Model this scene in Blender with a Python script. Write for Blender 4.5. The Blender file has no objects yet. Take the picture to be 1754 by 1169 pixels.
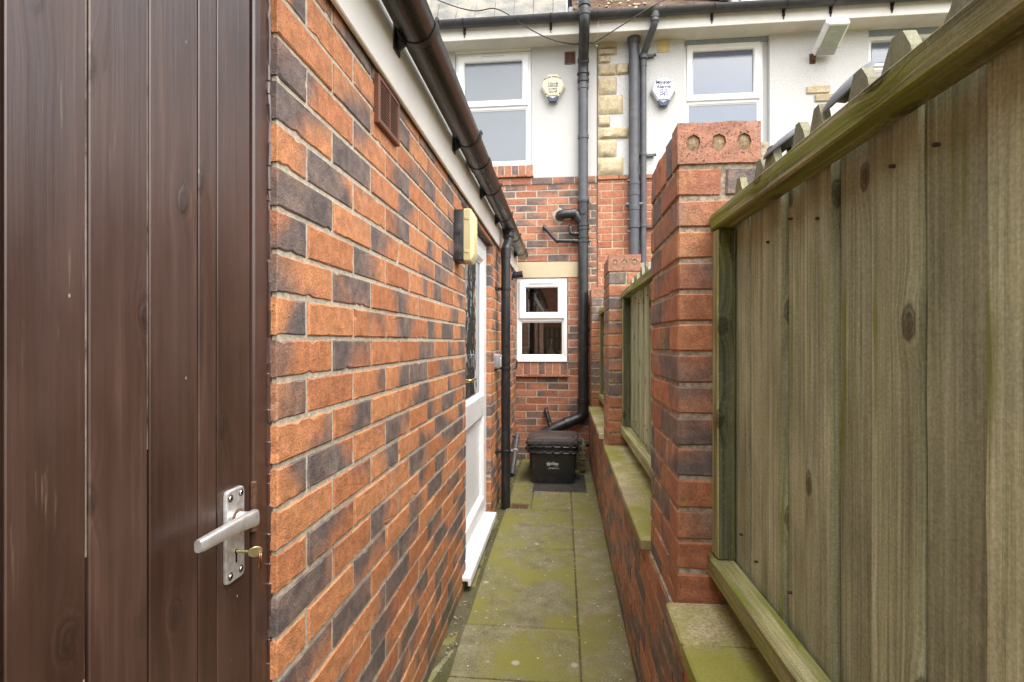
import bpy, bmesh, math, random
from mathutils import Vector, Matrix
random.seed(7)
SC = bpy.context.scene
COL = SC.collection
R = math.radians

# ------------------------------------------------------------------ camera, sky, sun, exposure
cam_d = bpy.data.cameras.new('camera')
cam = bpy.data.objects.new('camera', cam_d); COL.objects.link(cam)
cam.location = (0, 0, 1.235)
cam.rotation_euler = (R(90), 0, R(5.596))
cam_d.sensor_width = 36; cam_d.lens = 18.226
cam_d.shift_x = 0.0; cam_d.shift_y = 0.0009
cam_d.clip_start = 0.02; cam_d.clip_end = 500
SC.camera = cam

world = bpy.data.worlds.new('World'); SC.world = world
world.use_nodes = True
wn = world.node_tree; wn.nodes.clear()
w_out = wn.nodes.new('ShaderNodeOutputWorld'); w_bg = wn.nodes.new('ShaderNodeBackground')
w_sky = wn.nodes.new('ShaderNodeTexSky'); w_hs = wn.nodes.new('ShaderNodeHueSaturation')
SUN_EL, SUN_AZ = 64, 145          # elevation, compass bearing of the sun (Y is north)
w_sky.sky_type = 'NISHITA'; w_sky.sun_disc = False
w_sky.sun_elevation = R(SUN_EL); w_sky.sun_rotation = R(SUN_AZ)
w_sky.dust_density = 4; w_sky.air_density = 1.0; w_sky.ozone_density = 1.0
w_hs.inputs['Saturation'].default_value = 0.22
w_bg.inputs['Strength'].default_value = 0.15
wn.links.new(w_sky.outputs[0], w_hs.inputs['Color'])
wn.links.new(w_hs.outputs[0], w_bg.inputs['Color'])
wn.links.new(w_bg.outputs[0], w_out.inputs['Surface'])
sun_d = bpy.data.lights.new('sun', 'SUN'); sun_d.energy = .6; sun_d.angle = R(80); sun_d.color = (1, .95, .88)
sun = bpy.data.objects.new('sun', sun_d); COL.objects.link(sun)
sd = Vector((math.sin(R(SUN_AZ)) * math.cos(R(SUN_EL)), math.cos(R(SUN_AZ)) * math.cos(R(SUN_EL)), math.sin(R(SUN_EL))))
sun.rotation_euler = sd.to_track_quat('Z', 'Y').to_euler()
sun.location = (0, 0, 12)
SC.view_settings.view_transform = 'Standard'; SC.view_settings.look = 'None'
SC.view_settings.gamma = 1; SC.view_settings.use_curve_mapping = False
SC.view_settings.exposure = 2.0
SC.cycles.max_bounces = 10; SC.cycles.diffuse_bounces = 6; SC.cycles.glossy_bounces = 5
SC.cycles.use_denoising = True

# ------------------------------------------------------------------ node helpers
class Mat:
    def __init__(s, name, rough=.7, spec=.4, metal=0.0):
        s.m = bpy.data.materials.new(name); s.m.use_nodes = True
        s.t = s.m.node_tree; s.N = s.t.nodes; s.b = s.N['Principled BSDF']
        s.b.inputs['Roughness'].default_value = rough
        s.b.inputs['Specular IOR Level'].default_value = spec
        s.b.inputs['Metallic'].default_value = metal
        s._c = None
    def n(s, typ, **kw):
        x = s.N.new(typ)
        for k, v in kw.items(): setattr(x, k, v)
        return x
    def put(s, sock, v):
        if hasattr(v, 'is_output'): s.t.links.new(v, sock)
        else:
            if isinstance(v, (tuple, list)) and len(v) == 3 and sock.type == 'RGBA': v = (*v, 1)
            sock.default_value = v
    def set(s, name, v): s.put(s.b.inputs[name], v)
    def P(s):
        if s._c is None: s._c = s.n('ShaderNodeTexCoord').outputs['Object']
        return s._c
    def math(s, op, a, b=0.0, c=0.0, clamp=False):
        x = s.n('ShaderNodeMath', operation=op, use_clamp=clamp)
        s.put(x.inputs[0], a); s.put(x.inputs[1], b); s.put(x.inputs[2], c)
        return x.outputs[0]
    def add(s, a, b): return s.math('ADD', a, b)
    def mul(s, a, b): return s.math('MULTIPLY', a, b)
    def scale(s, v, sc, off=(0, 0, 0)):
        x = s.n('ShaderNodeMapping'); s.put(x.inputs['Vector'], v)
        x.inputs['Scale'].default_value = sc; x.inputs['Location'].default_value = off
        return x.outputs[0]
    def noise(s, vec, scale, detail=4, rough=.55, dist=0.0, col=False):
        x = s.n('ShaderNodeTexNoise'); s.put(x.inputs['Vector'], vec)
        x.inputs['Scale'].default_value = scale; x.inputs['Detail'].default_value = detail
        x.inputs['Roughness'].default_value = rough; x.inputs['Distortion'].default_value = dist
        return x.outputs['Color' if col else 'Fac']
    def vor(s, vec, scale, feature='F1', rnd=1.0):
        x = s.n('ShaderNodeTexVoronoi', feature=feature); s.put(x.inputs['Vector'], vec)
        x.inputs['Scale'].default_value = scale; x.inputs['Randomness'].default_value = rnd
        return x
    def ramp(s, fac, stops):
        x = s.n('ShaderNodeValToRGB'); s.put(x.inputs[0], fac); e = x.color_ramp.elements
        while len(e) < len(stops): e.new(.5)
        for i, (p, c) in enumerate(stops): e[i].position = p; e[i].color = (*c, 1) if len(c) == 3 else c
        return x.outputs[0]
    def sm(s, v, lo, hi, a=0.0, b=1.0):
        x = s.n('ShaderNodeMapRange', interpolation_type='SMOOTHSTEP'); s.put(x.inputs['Value'], v)
        x.inputs['From Min'].default_value = lo; x.inputs['From Max'].default_value = hi
        x.inputs['To Min'].default_value = a; x.inputs['To Max'].default_value = b
        return x.outputs[0]
    def mix(s, f, a, b, mode='MIX'):
        x = s.n('ShaderNodeMix', data_type='RGBA', blend_type=mode)
        s.put(x.inputs[0], f); s.put(x.inputs[6], a); s.put(x.inputs[7], b)
        return x.outputs[2]
    def attr(s, name):
        a = s.n('ShaderNodeAttribute', attribute_name=name); x = s.n('ShaderNodeSeparateXYZ')
        s.t.links.new(a.outputs['Vector'], x.inputs[0]); return x.outputs
    def sep(s, v):
        x = s.n('ShaderNodeSeparateXYZ'); s.put(x.inputs[0], v); return x.outputs
    def comb(s, a, b, c=0.0):
        x = s.n('ShaderNodeCombineXYZ'); s.put(x.inputs[0], a); s.put(x.inputs[1], b); s.put(x.inputs[2], c)
        return x.outputs[0]
    def vadd(s, a, b):
        x = s.n('ShaderNodeVectorMath', operation='ADD'); s.put(x.inputs[0], a); s.put(x.inputs[1], b); return x.outputs[0]
    def bump(s, h, strength=.5, dist=.002, prev=None):
        x = s.n('ShaderNodeBump'); s.put(x.inputs['Height'], h)
        x.inputs['Strength'].default_value = strength; x.inputs['Distance'].default_value = dist
        if prev is not None: s.t.links.new(prev, x.inputs['Normal'])
        s.t.links.new(x.outputs[0], s.b.inputs['Normal']); return x.outputs[0]
    def val(s, f, lo, hi):           # remap a 0..1 noise to lo..hi (for value jitter)
        return s.sm(f, .25, .75, lo, hi)

def tint(m, col, f):
    """multiply colour by a scalar socket"""
    x = m.n('ShaderNodeMix', data_type='RGBA', blend_type='MULTIPLY'); x.inputs[0].default_value = 1
    m.put(x.inputs[6], col); m.put(x.inputs[7], m.comb(f, f, f)); return x.outputs[2]

def simple(name, col, rough=.5, spec=.5, metal=0.0, var=.08, nscale=30, bump=0.0, bscale=120, bdist=.001, dirt=None, dirt_amt=.3):
    m = Mat(name, rough, spec, metal)
    f = m.val(m.noise(m.P(), nscale, 4), 1 - var, 1 + var)
    c = tint(m, col, f)
    if dirt:
        c = m.mix(m.mul(m.sm(m.noise(m.P(), nscale * .35, 6, .65), .5, .72), dirt_amt), c, dirt)
    m.set('Base Color', c)
    m.set('Roughness', m.val(m.noise(m.P(), nscale * .7, 3), max(.02, rough - .07), rough + .08))
    if bump: m.bump(m.noise(m.P(), bscale, 4), bump, bdist)
    return m.m

# ------------------------------------------------------------------ materials
def brick_mat(name, stops, dark1, dark2, bias=.62, efflo=0.0, algae=0.0, lichen=0.0, grad=3.4, pits=0.0):
    m = Mat(name, .72, .45)
    u, v, r1 = m.attr('bk'); r2, r3, r4 = m.attr('bk2')
    P = m.P()
    Pn = m.vadd(P, m.comb(m.mul(r2, 9.0), m.mul(r3, 9.0), m.mul(r4, 9.0)))
    base = m.ramp(r1, stops)
    t = m.mul(m.math('SUBTRACT', u, .5), m.mul(m.math('SUBTRACT', r3, .5), grad * 1.5))
    t = m.add(t, m.mul(m.math('SUBTRACT', v, .5), m.mul(m.math('SUBTRACT', r4, .5), 2.6)))
    t = m.add(t, m.mul(m.math('SUBTRACT', r2, bias), 3.4))
    t = m.add(t, m.mul(m.math('SUBTRACT', m.noise(Pn, 9, 3, .5), .5), 2.2))
    mask = m.sm(t, -.7, 1.0)
    dk = m.mix(m.sm(m.noise(Pn, 14, 4), .35, .65), dark1, dark2)
    c = m.mix(mask, base, dk)
    fine = m.noise(P, 260, 3, .6); med = m.noise(Pn, 38, 5, .6)
    c = tint(m, c, m.val(fine, .70, 1.28)); c = tint(m, c, m.val(med, .74, 1.24))
    # scattered pale scuffs and pits
    sc = m.mul(m.sm(m.noise(Pn, 55, 6, .75), .66, .76), .4)
    c = m.mix(sc, c, (.36, .31, .27))
    pit = m.sm(m.vor(P, 95).outputs['Distance'], .16, .07)
    pit = m.mul(pit, m.sm(m.noise(P, 21, 2), .52, .6))
    c = m.mix(m.mul(pit, .75), c, (.04, .03, .028))
    if pits:
        k2 = m.mul(m.sm(m.noise(P, 170, 5, .75), .57, .63), pits); c = m.mix(k2, c, (.07, .045, .03)); pit = m.math('MAXIMUM', pit, k2)
    if efflo:
        e = m.noise(m.scale(Pn, (1, 1, .35)), 16, 7, .7)
        e = m.mul(m.sm(e, .53, .72), m.sm(m.noise(P, 2.3, 3), .42, .62))
        c = m.mix(m.mul(e, efflo), c, (.5, .47, .43))
    if lichen:
        l = m.mul(m.sm(m.noise(P, 60, 5, .7), .48, .62), m.sm(m.noise(m.scale(P, (1, 1, 1), (3, 1, 2)), 5.5, 3), .54, .66))
        c = m.mix(m.mul(l, lichen), c, (.36, .25, .07))
    if algae:
        z = m.sep(P)[2]
        a = m.mul(m.sm(m.add(z, m.mul(m.noise(P, 7, 5), .3)), .36, .12), algae)
        c = m.mix(a, c, (.075, .08, .03))
    m.set('Base Color', c)
    b = m.bump(med, .6, .005)
    b = m.bump(fine, .7, .0022, b)
    m.bump(m.mul(pit, -1.0), .8, .002, b)
    return m.m

def mortar_mat(name, col, dark, sc=70):
    m = Mat(name, .95, .15); P = m.P()
    n = m.noise(P, sc, 6, .7)
    c = m.mix(m.sm(n, .38, .62), dark, col)
    c = m.mix(m.mul(m.sm(m.noise(P, 3, 4), .5, .68), .3), c, tuple(x * .6 for x in col))
    m.set('Base Color', c)
    m.bump(m.noise(P, 160, 6, .75), .9, .003)
    return m.m

def wood_mat(name, stops, knot_col, rough=.85, spec=.25, gs=150, bump=.5, bdist=.0015, algae=None, weather=0.0, knots=.5, knot_amt=.8, saw=0.0, ring=.25, scuff_glint=0.0, ath=.56):
    m = Mat(name, rough, spec)
    u, v, r = m.attr('bk')
    u = m.add(u, m.mul(r, 7.3)); v2 = m.add(v, m.mul(r, 23.0))
    kv = m.comb(m.mul(u, 9.0), m.mul(v2, 5.0), 0.0)
    kn = m.n('ShaderNodeTexVoronoi', feature='F1', voronoi_dimensions='2D'); m.put(kn.inputs['Vector'], kv); kn.inputs['Scale'].default_value = 1.0
    gate = m.sm(m.sep(kn.outputs['Color'])[0], 1 - knots, 1 - knots + .02)
    d = m.add(kn.outputs['Distance'], m.mul(m.math('SUBTRACT', m.noise(m.comb(m.mul(u, 45.0), m.mul(v2, 25.0), r), 1.0, 3), .5), .09))
    near = m.mul(m.sm(d, .36, .04), gate)
    core = m.mul(m.sm(d, .095, .045), gate)
    kring = m.mul(m.math('SINE', m.mul(d, 95.0)), near)
    wob = m.noise(m.comb(m.mul(u, 6.0), m.mul(v2, .9), 0.0), 1.0, 3)
    uu = m.add(m.add(u, m.mul(near, .010)), m.mul(wob, .012))
    g1 = m.noise(m.comb(m.mul(uu, gs), m.mul(v2, 2.2), r), 1.0, 4, .6)
    g2 = m.noise(m.comb(m.mul(uu, gs * .09), m.mul(v2, .8), r), 1.0, 3, .5)
    g = m.add(m.add(m.mul(g1, .74), m.mul(g2, .26)), m.mul(kring, .035))
    c = m.ramp(g, stops)
    blotch = m.noise(m.comb(m.mul(u, 9.0), m.mul(v2, 3.0), r), 1.0, 5, .6)
    c = tint(m, c, m.val(blotch, .72, 1.25))
    c = tint(m, c, m.math('ADD', m.mul(r, .2 if scuff_glint else .5), .9 if scuff_glint else .80))
    c = m.mix(m.mul(core, knot_amt), c, knot_col)
    c = m.mix(m.mul(m.mul(m.sm(d, .06, .085), m.sm(d, .12, .095)), m.mul(gate, knot_amt * .8)), c, tuple(x * .5 for x in knot_col))
    P = m.P(); c = tint(m, c, m.val(m.noise(P, 240, 3, .65), *((.80, 1.2) if weather else (.96, 1.04))))
    if weather:
        c = m.mix(m.mul(m.sm(m.noise(P, 90, 6, .7), .5, .72), weather), c, (.36, .33, .26))
        dk = m.mul(m.sm(m.noise(m.comb(m.mul(u, 16.0), m.mul(v2, 2.6), r), 1.0, 6, .7), .56, .76), .4)
        c = m.mix(dk, c, (.05, .043, .026))
        tipm = m.mul(m.sm(m.add(v, m.mul(m.noise(P, 55, 4, .7), .06)), 1.545, 1.60), .75 if weather < .4 else 0.0)
        c = m.mix(tipm, c, m.mix(m.noise(P, 120, 4, .7), (.07, .062, .042), (.22, .205, .15)))
    if scuff_glint:
        c = m.mix(m.mul(m.mul(m.sm(kring, .2, .9), m.noise(m.comb(m.mul(u, 80.0), m.mul(v2, 40.0), r), 1.0, 3)), .28), c, (.10, .058, .04))  # knot rings paled in the colour, standing in for highlights on raised knots
        sv = m.vor(m.comb(m.mul(u, 60.0), m.mul(v2, 34.0), r), 1.0); k3 = m.mul(m.sm(sv.outputs['Distance'], .10, .05), m.sm(m.sep(sv.outputs['Color'])[0], .93, .94))
        k4 = m.mul(m.sm(m.noise(m.comb(m.mul(u, 190.0), m.mul(v2, 7.0), r), 1.0, 5, .6), .63, .70), m.sm(m.noise(m.comb(m.mul(u, 7.0), m.mul(v2, 3.0), r), 1.0, 2), .52, .62))
        c = m.mix(m.mul(k3, .8), c, (.42, .36, .30)); c = m.mix(m.mul(k4, scuff_glint), c, (.22, .145, .095))
    if algae:
        a = m.noise(m.comb(m.mul(u, 40.0), m.mul(v2, 2.0), r), 1.0, 4, .6)
        a = m.mul(m.sm(a, ath, ath + .14), m.sm(m.add(m.noise(P, 2.1, 2), m.sm(v, 1.0, .6, 0.0, .16)), .46, .62))
        c = m.mix(m.mul(a, algae), c, (.17, .19, .02))
    m.set('Base Color', c)
    h = m.add(m.mul(g1, 1.0), m.mul(core, .8))
    b = m.bump(h, bump, bdist)
    b = m.bump(m.add(m.mul(near, .4 if scuff_glint else 1.0), m.mul(g2, .6)), bump, bdist * 2.5, b)
    if saw:
        sw = m.math('SINE', m.mul(m.add(v, m.mul(m.noise(P, 6, 2), .05)), 900.0))
        b = m.bump(m.mul(sw, m.noise(P, 12, 3)), saw, .0007, b)
    m.set('Roughness', m.val(blotch, max(.05, rough - .1), min(1, rough + .1)))
    return m.m

MAT = {}
MAT['brick_flash'] = brick_mat('orange_flashed_brick', [(0, (.42, .162, .068)), (.35, (.52, .222, .094)), (.7, (.47, .188, .080)), (1, (.37, .135, .056))], (.11, .085, .078), (.19, .135, .11), bias=.56, algae=.5, efflo=.3, grad=5.0)
MAT['brick_house'] = brick_mat('house_brick', [(0, (.34, .135, .07)), (.4, (.38, .16, .085)), (1, (.29, .10, .052))], (.10, .072, .064), (.17, .11, .085), bias=.62)
MAT['brick_old'] = brick_mat('old_red_brick', [(0, (.33, .115, .06)), (.5, (.38, .15, .075)), (1, (.28, .095, .05))], (.28, .11, .065), (.34, .14, .08), bias=.92, efflo=.3)
MAT['brick_garden'] = brick_mat('garden_wall_brick', [(0, (.33, .122, .055)), (.5, (.40, .165, .075)), (1, (.26, .092, .046))], (.10, .08, .074), (.18, .125, .10), bias=.54, efflo=.9, algae=.3, lichen=.7)
MAT['mortar'] = mortar_mat('sand_mortar', (.57, .50, .385), (.40, .35, .265))
MAT['mortar_grey'] = mortar_mat('weathered_mortar', (.44, .38, .28), (.22, .18, .13), 55)
MAT['mortar_pale'] = mortar_mat('pale_mortar', (.50, .44, .34), (.34, .29, .22))
MAT['mortar_old'] = mortar_mat('old_pale_mortar', (.55, .45, .33), (.38, .28, .19))
MAT['fence_wood'] = wood_mat('weathered_fence_timber', [(.34, (.185, .185, .105)), (.45, (.275, .278, .160)), (.54, (.34, .342, .208)), (.66, (.43, .43, .29))], (.05, .035, .018), algae=.85, weather=.35, bump=1.0, bdist=.002, gs=150, knots=.36, ath=.53)
MAT['rail_wood'] = wood_mat('green_tinged_rail_timber', [(.36, (.125, .112, .045)), (.46, (.23, .21, .09)), (.54, (.32, .295, .14)), (.64, (.43, .40, .225))], (.06, .04, .02), algae=.85, weather=.45, bump=1.0, bdist=.003, gs=90, knots=.3, ath=.47)
MAT['door_wood'] = wood_mat('brown_painted_timber', [(.30, (.043, .0195, .0132)), (.46, (.054, .0255, .0172)), (.56, (.064, .031, .0215)), (.70, (.105, .058, .040))], (.024, .012, .009), rough=.40, spec=.95, gs=95, bump=.6, bdist=.0017, knots=.45, knot_amt=.55, ring=.1, scuff_glint=.5)
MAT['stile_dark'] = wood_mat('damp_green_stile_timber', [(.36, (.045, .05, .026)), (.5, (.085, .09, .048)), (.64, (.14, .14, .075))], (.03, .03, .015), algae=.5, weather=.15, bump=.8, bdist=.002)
MAT['slat_wood'] = wood_mat('mossy_slat_timber', [(.36, (.07, .06, .03)), (.5, (.13, .11, .055)), (.64, (.2, .165, .085))], (.05, .04, .02), algae=.5, weather=.3)
MAT['pvc'] = simple('white_upvc', (.80, .80, .795), .28, .5, var=.012, nscale=3)
MAT['fascia'] = simple('white_fascia', (.76, .73, .67), .45, .4, var=.04, nscale=6, dirt=(.34, .29, .22), dirt_amt=.28)
MAT['soffit'] = simple('soffit_board', (.62, .585, .52), .7, .3, var=.05, nscale=7, dirt=(.36, .31, .25), dirt_amt=.3)
MAT['render_smooth'] = simple('smooth_white_render', (.48, .47, .448), .85, .2, var=.03, nscale=4, bump=.35, bscale=90, bdist=.002, dirt=(.62, .58, .5), dirt_amt=.2)
m = Mat('roughcast_white_render', .9, .2)
pp = m.noise(m.P(), 75, 6, .65); v3 = m.vor(m.P(), 85).outputs['Distance']
m.set('Base Color', m.mix(m.mul(m.sm(m.noise(m.P(), 3, 6, .7), .5, .7), .25), tint(m, (.56, .55, .53), m.val(pp, .92, 1.05)), (.6, .56, .5)))
m.bump(m.mul(v3, -1.0), .5, .005, m.bump(pp, .7, .010)); MAT['roughcast'] = m.m
MAT['plastic_black'] = simple('black_plastic_pipe', (.018, .018, .019), .34, .5, var=.2, nscale=25, dirt=(.12, .11, .10), dirt_amt=.22)
MAT['pipe_grey'] = simple('faded_grey_pipe', (.062, .064, .072), .45, .5, var=.15, nscale=18, dirt=(.17, .16, .15), dirt_amt=.35)
MAT['gutter_brown'] = simple('dark_brown_gutter', (.010, .0098, .0098), .3, .42, var=.08, nscale=6, dirt=(.08, .07, .06), dirt_amt=.12)
MAT['gutter_grey'] = simple('charcoal_gutter', (.035, .036, .039), .42, .5, var=.15, nscale=18, dirt=(.13, .12, .11), dirt_amt=.3)
MAT['bracket'] = simple('black_bracket', (.014, .014, .015), .4, .5, var=.2)
MAT['vent_brown'] = simple('brown_plastic', (.165, .072, .044), .5, .4, var=.08)
MAT['vent_dark'] = simple('dark_brown_grille', (.06, .035, .026), .6, .3)
MAT['void'] = simple('dark_void', (.006, .006, .006), .9, .1)
MAT['cream'] = simple('yellowed_cream_cover', (.58, .50, .27), .38, .5, var=.05, nscale=12, dirt=(.4, .33, .16), dirt_amt=.2)
MAT['cream_vent'] = simple('cream_louvre', (.60, .47, .22), .55, .3)
MAT['black_shell'] = simple('scuffed_black_shell', (.022, .02, .019), .4, .5, var=.3, nscale=40, dirt=(.25, .24, .22), dirt_amt=.25)
MAT['alu'] = simple('dull_aluminium', (.82, .81, .79), .34, .5, .75, var=.1, nscale=60, dirt=(.33, .24, .15), dirt_amt=.45, bump=.15, bscale=300)
MAT['alu_plate'] = simple('scratched_aluminium_plate', (.72, .72, .70), .42, .5, .7, var=.2, nscale=90, dirt=(.30, .20, .10), dirt_amt=.45, bump=.2, bscale=250)
MAT['steel'] = simple('bright_screw_steel', (.65, .66, .68), .25, .5, 1.0)
MAT['rust'] = simple('rusty_steel', (.12, .065, .035), .8, .3, .2, var=.4, nscale=150)
MAT['brass'] = simple('worn_brass', (.42, .35, .17), .38, .5, .8, var=.15, nscale=120)
MAT['brass_bright'] = simple('polished_brass', (.75, .52, .18), .22, .5, 1.0)
MAT['copper'] = simple('copper_ring', (.40, .18, .09), .35, .5, 1.0)
MAT['silver_paint'] = simple('silver_grey_casting', (.34, .34, .35), .38, .5, .5)
MAT['white_paint'] = simple('white_metal_paint', (.70, .70, .68), .4, .5, var=.06, nscale=25, dirt=(.4, .33, .24), dirt_amt=.3)
MAT['lamp_glass'] = simple('dusty_lamp_glass', (.30, .34, .29), .22, .6, var=.1, nscale=15)
MAT['lens_navy'] = simple('navy_lens', (.018, .028, .075), .2, .6)
MAT['ink_navy'] = simple('navy_ink', (.012, .018, .10), .5, .3)
MAT['ink_faded'] = simple('faded_blue_ink', (.05, .075, .20), .6, .3)
MAT['ink_grey'] = simple('faded_grey_ink', (.30, .31, .32), .6, .3)
MAT['ink_white'] = simple('white_print', (.75, .75, .75), .6, .3)
MAT['lid_dusty'] = simple('dusty_black_lid', (.040, .034, .030), .5, .45, var=.25, nscale=25, dirt=(.13, .095, .07), dirt_amt=.6, bump=.2, bscale=200)
MAT['box_black'] = simple('black_recycled_plastic', (.020, .020, .020), .34, .6, var=.25, nscale=40, dirt=(.075, .055, .045), dirt_amt=.4, bump=.2, bscale=200)
MAT['mat_rubber'] = simple('dark_grey_drain_cover', (.06, .055, .05), .85, .2, var=.3, nscale=30, dirt=(.13, .12, .07), dirt_amt=.5, bump=.6, bscale=160)
MAT['alarm_cream'] = simple('sun_yellowed_cover', (.66, .56, .36), .4, .5, var=.05, nscale=14, dirt=(.60, .40, .14), dirt_amt=.55)
MAT['alarm_side'] = simple('pale_alarm_case', (.52, .49, .41), .45, .5)
MAT['alarm_white'] = simple('white_alarm_cover', (.74, .74, .75), .35, .5, var=.02)
MAT['alarm_grey'] = simple('grey_alarm_case', (.38, .385, .39), .45, .5)
MAT['lead'] = simple('lead_flashing', (.30, .30, .31), .6, .4, var=.2, nscale=15, dirt=(.5, .5, .48), dirt_amt=.4)
MAT['lintel'] = simple('cream_painted_lintel', (.50, .41, .27), .8, .2, var=.04, nscale=6, dirt=(.35, .28, .18), dirt_amt=.25, bump=.2)
MAT['lintel_blue'] = simple('blue_grey_lintel', (.27, .32, .38), .8, .2, var=.08)
MAT['solar'] = simple('grey_plastic_disc', (.10, .105, .11), .42, .45, var=.15)
MAT['cable'] = simple('black_cable', (.02, .018, .017), .5, .4)
MAT['pale_wood'] = simple('bare_paint_gap', (.28, .235, .19), .8, .2, var=.3, nscale=40, dirt=(.03, .02, .015), dirt_amt=1.0)
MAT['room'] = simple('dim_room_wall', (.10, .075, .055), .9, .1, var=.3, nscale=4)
MAT['plum'] = simple('dark_plum_cloth', (.10, .02, .03), .9, .1)
MAT['chrome'] = simple('chrome', (.6, .58, .56), .12, .5, 1.0)
MAT['roof_felt'] = simple('grey_roof_felt', (.12, .12, .12), .9, .2, bump=.5)
# coping, stone, slabs
def stone_mat(name, cols, algae=0.0, algae_col=(.14, .145, .03), bump=.6, bd=.003, sc=1.0, spots=0.0, rough=.9, az=3.0):
    m = Mat(name, rough, .2); P = m.P()
    r = m.attr('bk')[2]
    n1 = m.noise(P, 11 * sc, 8, .68); n2 = m.noise(P, 150 * sc, 4, .65)
    c = m.ramp(n1, [(.3, cols[0]), (.5, cols[1]), (.7, cols[2])])
    c = tint(m, c, m.val(n2, .6, 1.4)); c = tint(m, c, m.math('ADD', m.mul(r, .24), .88))
    if algae:
        a = m.mul(m.sm(m.noise(P, az * sc, 7, .65), .40, .62), algae)
        c = m.mix(a, c, m.mix(n2, algae_col, tuple(x * 1.35 for x in algae_col)))
    if spots:
        v = m.vor(P, 7.5 * sc); k = m.mul(m.sm(m.add(v.outputs['Distance'], m.mul(m.noise(P, 45, 3), .1)), .2, .12), m.sm(m.sep(v.outputs['Color'])[1], .62, .66))
        c = m.mix(m.mul(k, spots), c, (.38, .36, .29))
        v = m.vor(P, 40 * sc); k = m.mul(m.sm(v.outputs['Distance'], .22, .12), m.sm(m.sep(v.outputs['Color'])[1], .86, .88))
        c = m.mix(m.mul(k, spots), c, (.46, .44, .38))
        dk = m.sm(m.noise(P, 26 * sc, 7, .75), .62, .74)
        c = m.mix(m.mul(dk, .65), c, (.045, .042, .022))
    m.set('Base Color', c)
    m.bump(n2, bump, bd * .4, m.bump(n1, bump, bd)); return m.m
MAT['coping'] = stone_mat('weathered_concrete_coping', [(.25, .205, .115), (.35, .295, .175), (.44, .385, .26)], .9, (.19, .185, .035), az=4.3)
MAT['slab'] = stone_mat('algae_green_paving', [(.115, .10, .055), (.165, .148, .085), (.215, .195, .125)], .95, (.15, .140, .034), spots=.75, bump=.9, az=3.4)
MAT['slab_side'] = stone_mat('weathered_side_paving', [(.135, .12, .065), (.19, .17, .10), (.26, .235, .155)], .85, (.145, .135, .036), spots=1.0, bump=1.0, az=3.6)
MAT['bedding'] = stone_mat('gritty_bedding', [(.07, .062, .034), (.10, .09, .05), (.14, .125, .075)], .6, (.05, .052, .016))
MAT['quoin'] = stone_mat('rock_faced_sandstone', [(.36, .28, .17), (.47, .385, .25), (.55, .47, .33)], 0, bump=.8, bd=.012, sc=1.6)
MAT['slate'] = stone_mat('pale_weathered_slate', [(.145, .143, .133), (.18, .178, .167), (.215, .21, .195)], .25, (.50, .42, .30), bump=.3)
MAT['tile_brown'] = stone_mat('mossy_brown_tile', [(.038, .019, .013), (.058, .028, .018), (.085, .043, .029)], .35, (.16, .13, .07), bump=.7, sc=2.5)
MAT['quoin_grit'] = stone_mat('loose_grit', [(.2, .17, .12), (.3, .26, .19), (.45, .41, .33)], .2)
MAT['moss'] = simple('moss_green', (.075, .095, .018), .9, .1, var=.4, nscale=60)
MAT['earth'] = stone_mat('garden_ground', [(.10, .085, .05), (.14, .12, .07), (.18, .15, .1)], .4)
# glass
m = Mat('clear_glass'); g = m.n('ShaderNodeBsdfGlossy'); g.inputs['Roughness'].default_value = .01; g.inputs['Color'].default_value = (1, 1, 1, 1)
tr = m.n('ShaderNodeBsdfTransparent'); tr.inputs['Color'].default_value = (.86, .88, .87, 1)
fr = m.n('ShaderNodeFresnel'); fr.inputs['IOR'].default_value = 2.0
mx = m.n('ShaderNodeMixShader'); m.t.links.new(fr.outputs[0], mx.inputs[0]); m.t.links.new(tr.outputs[0], mx.inputs[1]); m.t.links.new(g.outputs[0], mx.inputs[2])
m.t.links.new(mx.outputs[0], m.N['Material Output'].inputs['Surface']); MAT['glass'] = m.m
def frost(name, base, ior, bs, bstr, bd, rough=.06):
    m = Mat(name, rough, .5); m.b.inputs['IOR'].default_value = ior
    m.set('Base Color', tint(m, base, m.val(m.noise(m.P(), 3, 2), .95, 1.05)))
    m.bump(m.noise(m.P(), bs, 2, .5), bstr, bd); return m.m
MAT['frosted'] = frost('stippled_obscure_glass', (.095, .11, .118), 2.1, 110, .24, .002)
MAT['frosted_blue'] = frost('blue_tinted_obscure_glass', (.085, .11, .155), 2.1, 120, .22, .002)
MAT['door_glass'] = frost('patterned_door_glass', (.05, .055, .05), 1.6, 9, .4, .009, .04)

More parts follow.
